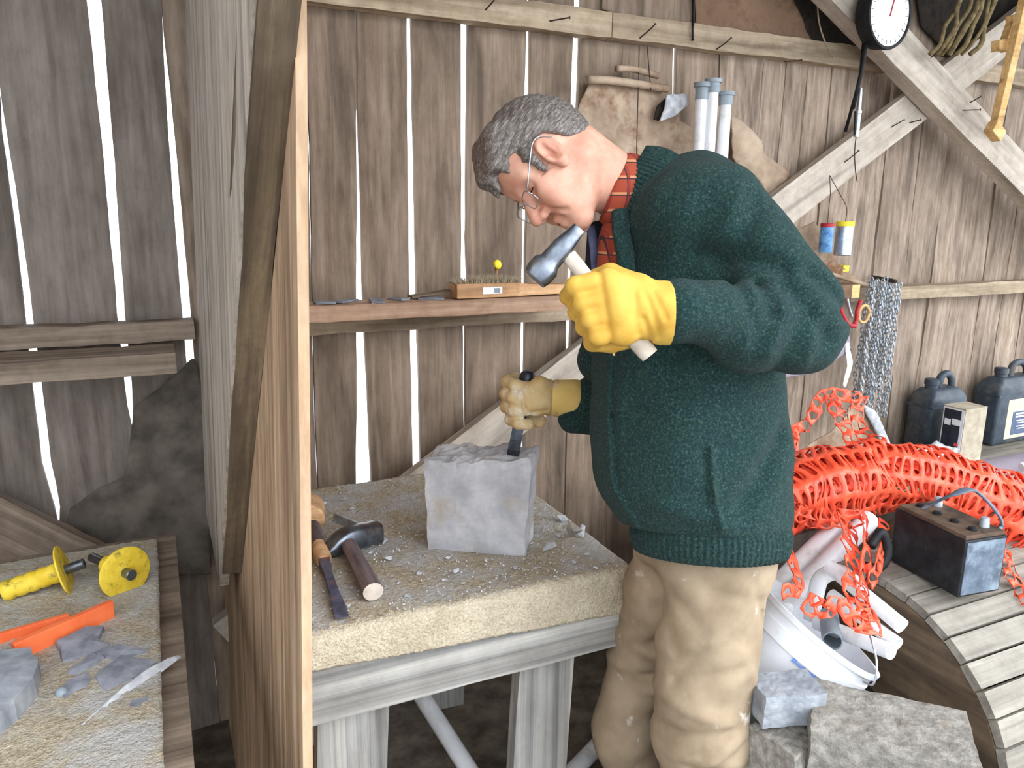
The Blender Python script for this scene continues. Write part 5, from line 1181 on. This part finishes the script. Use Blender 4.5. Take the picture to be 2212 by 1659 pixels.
MB().tube(bez([p1, on(1846, 330, 1, 2.05), on(1848, 370, 1, 2.06), on(1852, 392, 1, 2.06)], 6), .0018, 6).build('wire_hook', 'nail_iron', tb2, smooth=True)
# hanging cans
def can(x_, y0_, y1_, w, lidm, bodym, label):
    p = on(x_, y0_, 1, 2.13); q = on(x_, y1_, 1, 2.13); e = empty('hanging_can', q, label, 'can', 'cans hung on wire below the pale brace'); h_ = p.z-q.z
    MB().lathe([(0, w*.9), (.003, w), (h_*.88, w), (h_*.9, w*.97)], (q.x, 2.13, q.z), (0, 0, 1), 28).build('body', bodym, e, smooth=True, angle=40)
    MB().lathe([(h_*.86, w*1.04), (h_*.98, w*1.04), (h_, w*.96)], (q.x, 2.13, q.z), (0, 0, 1), 28).build('lid', lidm, e, smooth=True, angle=40)
    n_ = on(1806, 378, 1, 2.13); MB().tube(bez([Vector((q.x, 2.13, q.z+h_)), Vector((q.x-.002, 2.13, q.z+h_+.05)), Vector(((q.x+n_.x)/2, 2.14, (n_.z+q.z+h_)/2+.02)), Vector((n_.x, 2.16, n_.z))], 5), .0014, 6).build('wire', 'nail_iron', e, smooth=True)
    return e, q, h_
can(1782, 482, 545, .024, 'red_paint', 'blue_can', 'small blue-white can with a red lid on a wire')
can(1819, 478, 552, .032, 'yellow_lid', 'galvanised', 'silver can with a yellow lid on a wire')
p = on(1826, 580, 1, 2.2); MB().box((p.x, 2.215, p.z), (.016, .02, .012), bev=.002).build('yellow_tag', 'yellow_lid', label='small yellow tag on the wall under the silver can', cat='tag')
# clamp, pliers, ring
p = on(1836, 630, 1, 2.08); q = on(1862, 630, 1, 2.05); cl = empty('wooden_clamp', p-Vector((0, 0, .04)), 'brown wooden clamp block with a sawn pale end beside the chain', 'clamp')
MB().box((p.x-.03, 2.14, p.z), (.085, .055, .026)).build('block', 'hide_brown', cl); MB().box((p.x+.0555, 2.14, p.z), (.001, .054, .025)).build('end_grain', 'pine', cl); MB().box((p.x+.035, 2.0845, p.z), (.020, .001, .025)).build('pale_face', 'pine', cl)
MB().tube([(p.x-.09, 2.14, p.z+.026), (p.x-.09, 2.14, p.z+.05)], .006, 8).build('screw', 'steel', cl); MB().lathe([(0, .016), (.02, .018), (.03, .012)], (p.x-.09, 2.14, p.z+.05), (0, 0, 1), 14).build('knob', 'yellow_grip', cl, smooth=True)
pl = empty('pliers', on(1838, 700, 1, 2.09), 'red-handled pliers hanging under the clamp block', 'pliers')
MB().tube(bez([on(1812, 648, 1, 2.09), on(1818, 675, 1, 2.09), on(1832, 700, 1, 2.09), on(1848, 704, 1, 2.09)], 6), .009, 10).build('handle', 'red_paint', pl, smooth=True)
MB().tube(bez([on(1860, 648, 1, 2.1), on(1852, 670, 1, 2.1), on(1850, 690, 1, 2.1), on(1846, 700, 1, 2.1)], 6), .008, 10).build('handle', 'red_paint', pl, smooth=True)
MB().tube(bez([on(1830, 645, 1, 2.08), on(1834, 665, 1, 2.08), on(1840, 685, 1, 2.08)], 5), .006, 8).build('jaw', 'galvanised', pl, smooth=True)
rg = [on(1866, 678, 1, 2.1)+Vector((math.cos(a_/12*math.pi*2)*.028, 0, math.sin(a_/12*math.pi*2)*.034)) for a_ in range(13)]; MB().tube(rg, .006, 8).build('brass_ring', 'pine', smooth=True, label='brass-coloured ring hanging between the pliers and the chain', cat='ring')
# chain
chn = empty('hanging_chain', on(1905, 900, 1, 2.18), 'bundle of galvanised chain doubled over a peg on the wall', 'chain')
def torus_link(c, d, w, n=10, mseg=5, a=.0125, b=.0068, r_=.0028):
    m = MB(); d = Vector(d).normalized(); w = (Vector(w)-d*Vector(w).dot(d)).normalized(); P = [c + d*(a*math.sin(2*math.pi*k/n)) + w*(b*math.cos(2*math.pi*k/n)) for k in range(n)]
    nn = d.cross(w); V = []
    for k in range(n):
        tg = (P[(k+1) % n]-P[k-1]).normalized(); o_ = tg.cross(nn)
        for j in range(mseg): V.append(P[k]+o_*(r_*math.cos(2*math.pi*j/mseg))+nn*(r_*math.sin(2*math.pi*j/mseg)))
    return V, [(k*mseg+j, k*mseg+(j+1) % mseg, ((k+1) % n)*mseg+(j+1) % mseg, ((k+1) % n)*mseg+j) for k in range(n) for j in range(mseg)]
rd = random.Random(2)
for s_ in range(14):
    x_ = 1876+s_*5.2; top = on(x_, 612+rd.uniform(-8, 4), 1, 2.185-.018*(s_ % 4)); L_ = .52+rd.uniform(-.05, .08); m = MB(); sw = rd.uniform(-.02, .01)
    for k in range(int(L_/.0182)):
        c = Vector((top.x+sw*k/25+.004*math.sin(k*.6+s_), top.y+.003*math.sin(k), top.z-k*.0182)); V, Fc = torus_link(c, (0, 0, 1), (1, .4, 0) if k % 2 else (.4, -1, 0)); m.add(V, Fc)
    m.build('strand', 'chain_steel', chn, smooth=True, kind='stuff')
pg = on(1905, 606, 1, 2.2); MB().tube([(pg.x-.02, 2.12, pg.z+.004), (pg.x+.05, 2.29, pg.z+.006)], .008, 10).build('peg', 'nail_iron', chn, smooth=True)
# timber frame tool and vines at the upper right
fs_ = empty('frame_saw', on(2160, 160, 1, 2.02), 'yellow pine frame tool hooked over the crossed braces', 'frame tool')
u0_ = on(2205, 40, 1, 1.98); u1 = on(2148, 285, 1, 1.98); MB().bar(u0_+(u0_-u1)*.5, u1, .03, .036, bev=.003).build('long_arm', 'pine', fs_, R=None)
MB().bar(u1+(u0_-u1)*.02+Vector((-.028, 0, .012)), u1+Vector((.03, 0, -.016)), .04, .045, bev=.004).build('foot', 'pine', fs_)
v0 = on(2190, 38, 1, 2.03); v1 = on(2165, 110, 1, 2.03); MB().bar(v0, v1, .03, .03, bev=.003).build('side_arm', 'pine', fs_); MB().bar(on(2150, 100, 1, 2.03), on(2192, 92, 1, 2.03), .034, .04, bev=.003).build('cross_block', 'pine', fs_); MB().bar(on(2180, 45, 1, 2.03), on(2214, 36, 1, 2.03), .03, .035, bev=.003).build('cross_block', 'pine', fs_)
rd = random.Random(8)
for k in range(7):
    x_ = 2048+k*14; P = [on(x_+rd.uniform(-15, 15)+30, -60, 1, 2.03-.015*(k % 3)), on(x_+rd.uniform(-10, 10)+14, 10, 1, 2.03-.01*(k % 3)), on(x_+rd.uniform(-8, 8), 55, 1, 2.03-.01*(k % 2)), on(x_-20+rd.uniform(-8, 8), 95, 1, 2.04-.01*(k % 3)), on(x_-42+8*rd.random(), 118, 1, 2.06)]
    MB().tube(bez(P, 6), .006+.004*rd.random(), 8).build('vine', 'vine', smooth=True, label='dry bent vine stem over the crossed braces, '+('leftmost', 'second', 'third', 'middle', 'fifth', 'sixth', 'rightmost')[k]+' of seven', cat='vine', group='dry vines above the braces')
MB().tube(bez([on(1765, -40, 1, 2.2), on(1768, 40, 1, 2.2), on(1782, 90, 1, 2.2), on(1800, 125, 1, 2.21)], 6), .0028, 6).build('string', 'string', smooth=True, label='thin cord hanging before the near-black shade sheet', cat='cord')
MB().tube(bez([on(1499, -40, 1, 2.24), on(1498, 40, 1, 2.24), on(1496, 62, 1, 2.235), on(1497, 88, 1, 2.24)], 6), .004, 6).build('hook_rod', 'iron_black', smooth=True, label='thin black hook rod hanging above the upper rail', cat='hook')
for x0_, xb, yb in ((1381, 1375, 335), (1398, 1406, 195)):
    MB().tube([on(x0_, 100, 1, 2.238), on((x0_+xb)/2, (100+yb)/2, 1, 2.225), on(xb, yb, 1, 2.222)], .0016, 6).build('wire', 'nail_iron', label=('long' if yb > 300 else 'short')+' thin wire hanging from the upper rail before the hide', cat='wire')

# ================================================================== JERRY CANS AND THE LEDGE
LZ = .536
def jerry(xb, xf, xr, yt, label, lab):
    X0 = on(xb, 900, 1, 2.27).x; Yf = max(on(xf, 900, 0, X0).y, 2.045); X1 = on(xr, 900, 1, Yf).x; zt = on((xf+xr)/2, yt, 1, (Yf+2.27)/2).z
    e = empty('jerry_can', ((X0+X1)/2, (Yf+2.26)/2, LZ), label, 'jerry can', 'black jerry cans on the low ledge'); c = ((X0+X1)/2, (Yf+2.26)/2); hx = (X1-X0)/2; hy = (2.262-Yf)/2; hb = (zt-LZ)*.74
    bm = bmesh.new(); bmesh.ops.create_cube(bm, size=2)
    for q in bm.verts: q.co = Vector((q.co.x*hx, q.co.y*hy, (q.co.z+1)*hb/2))
    top = max(bm.faces, key=lambda f: f.calc_center_median().z); r_ = bmesh.ops.extrude_face_region(bm, geom=[top]); vv = [q for q in r_['geom'] if isinstance(q, bmesh.types.BMVert)]
    for q in vv: q.co = Vector((q.co.x*.72, q.co.y*.62, q.co.z+hb*.14))
    bmesh.ops.delete(bm, geom=[f for f in bm.faces if len(f.verts) == 4 and all(abs(v_.co.z-hb) < 1e-5 for v_ in f.verts)], context='FACES')
    bmesh.ops.bevel(bm, geom=bm.edges[:], offset=.014, segments=3, affect='EDGES', profile=.5); bm.verts.index_update()
    MB().add([Vector((c[0], c[1], LZ+.001))+q.co for q in bm.verts], [tuple(x.index for x in f.verts) for f in bm.faces]).build('tank', 'jerry_plastic', e, smooth=True, angle=50); bm.free()
    z1 = LZ+hb*1.14; hh = zt-z1
    MB().tube(bez([(c[0]-hx*.1, c[1], z1-.01), (c[0]+hx*.0, c[1], z1+hh*.8), (c[0]+hx*.35, c[1], z1+hh), (c[0]+hx*.62, c[1], z1+hh*.55), (c[0]+hx*.7, c[1], z1-.015)], 7), .016, 12).build('handle', 'jerry_plastic', e, smooth=True)
    MB().lathe([(0, .026), (.02, .026), (.022, .03), (.045, .03), (.048, .024)], (c[0]-hx*.48, c[1], z1-.006), (0, 0, 1), 20).build('cap', 'jerry_plastic', e, smooth=True, angle=40)
    MB().box((c[0], c[1], LZ+hb*.86), (hx+.002, hy+.002, .004)).build('seam', 'jerry_plastic', e)
    if lab:
        y_ = Yf-.0012; MB().box((c[0]+hx*.12, y_, LZ+hb*.44), (hx*.66, .0012, hb*.34)).build('label_sheet', 'paper_label', e); MB().box((c[0]+hx*.2, y_-.0016, LZ+hb*.36), (hx*.48, .0008, hb*.2)).build('label_panel', 'label_dark', e)
        for k, (zz_, w) in enumerate(((.52, .36), (.47, .36), (.40, .3), (.36, .22), (.30, .26), (.26, .2))): MB().box((c[0]+hx*(.2-.1*(.36-w)), y_-.0028, LZ+hb*zz_), (hx*w, .0006, .004 if k < 2 else .002)).build('label_line', 'white_print', e)
        MB().box((c[0]+hx*.5, y_-.0028, LZ+hb*.34), (hx*.08, .0006, hb*.06)).build('label_mark', 'white_print', e)
jerry(1952, 2012, 2086, 806, 'smaller dusty black jerry can beside the hanging chain', False)
jerry(2092, 2152, 2245, 782, 'taller black jerry can with a paper label at the right edge', True)
X0 = on(2081, 930, 1, 1.98).x; Yb = min(on(2032, 930, 0, X0).y, 2.25); X1 = on(2126, 930, 1, 1.98).x; z0 = LZ+.002; z1 = on(2081, 886, 1, 1.98).z
MB().box((3.2, 1.98, .522), (.62, .10, .012)).build('ledge_board', 'drum_plank', label='pale board widening the ledge below the jerry cans', cat='board')
cx_ = empty('printed_carton', ((X0+X1)/2, (1.98+Yb)/2, LZ), 'small carton with a dark printed side before the smaller jerry can', 'carton')
MB().box(((X0+X1)/2, (1.98+Yb)/2, (z0+z1)/2), ((X1-X0)/2, (Yb-1.98)/2, (z1-z0)/2)).build('box', 'cardboard', cx_)
MB().box((X0-.0012, (1.98+Yb)/2, (z0+z1)/2), (.0012, (Yb-1.98)/2-.003, (z1-z0)/2-.006)).build('printed_side', 'white_print', cx_); MB().box((X0-.003, (1.98+Yb)/2+.004, (z0+z1)/2+.002), (.0008, (Yb-1.98)/2-.012, (z1-z0)/2-.014)).build('dark_field', 'box_dark', cx_)
hz = z1-z0; wy = Yb-1.98
for zz_, h_, y0_, y1_, mm in ((.76, .05, .14, .52, 'white_print'), (.74, .05, .58, .86, 'white_print'), (.40, .022, .12, .3, 'red_print'), (.12, .022, .08, .3, 'red_print')): MB().box((X0-.0046, 1.98+wy*(y0_+y1_)/2, z0+hz*zz_), (.0006, wy*(y1_-y0_)/2, hz*h_)).build('print_mark', mm, cx_)
bgp = dep(2010, 935, 3.0); rock((on(2005, 940, 1, 2.02).x, 2.0, LZ+.055), (.13, .05, .05), rotz(.1), 31, .5, 6).build('plastic_bag', 'plastic_bag', smooth=True, label='crumpled white plastic bag on the ledge before the smaller jerry can', cat='bag')
tr = empty('rolled_tarp', dep(2180, 1050, 2.45), 'smooth mauve rolled sheet lying below the ledge at the right edge', 'roll')
MB().tube([dep(2050, 1065, 2.45), dep(2400, 1000, 2.5)], .085, 24).build('roll', 'tarp_mauve', tr, smooth=True, angle=40); MB().tube([dep(2206, 1010, 2.355), dep(2240, 1003, 2.36)], .014, 10).build('white_spot', 'white_print', tr)  # second piece is a short white tube set on the roll
for k in range(3): rock((2.22+.44*k, 1.83, .2+.02*k), (.2, .1, .22), rotz(.2*k), 90+k, .15, 4).build('packed_sack', 'hide_brown', smooth=True, label='dim brown sack packed behind the cable drum, '+('nearest the crate', 'middle one', 'furthest right')[k], cat='sack', group='sacks behind the drum')

# ================================================================== UNDER THE BENCH
pipe(dep(880, 1455, 2.25), dep(1075, 1760, 1.98), .024, 'grey-white pipe leaning in the dark under the bench')
pipe(dep(840, 1652, 2.35), dep(1010, 1610, 2.5), .022, 'grey-white pipe lying low behind the bench leg')
pipe(dep(1215, 1690, 2.04), dep(1330, 1570, 2.35), .024, 'grey-white pipe lying behind the dark trouser leg')
bxp = on(1010, 1480, 1, 2.2)
for k, (xx, ww) in enumerate(((960, .05), (1040, .03))):
    p = on(xx, 1500, 1, 2.22); MB().rough_bar((p.x, 2.235, .004), (p.x+.01, 2.235, .72), .03, ww*2, (1, 0, 0), seg=6, seed=k).build('wall_stud', 'bench_leg_lumber', label='upright grey stud behind the bench, '+('left one' if k == 0 else 'right one'), cat='stud')
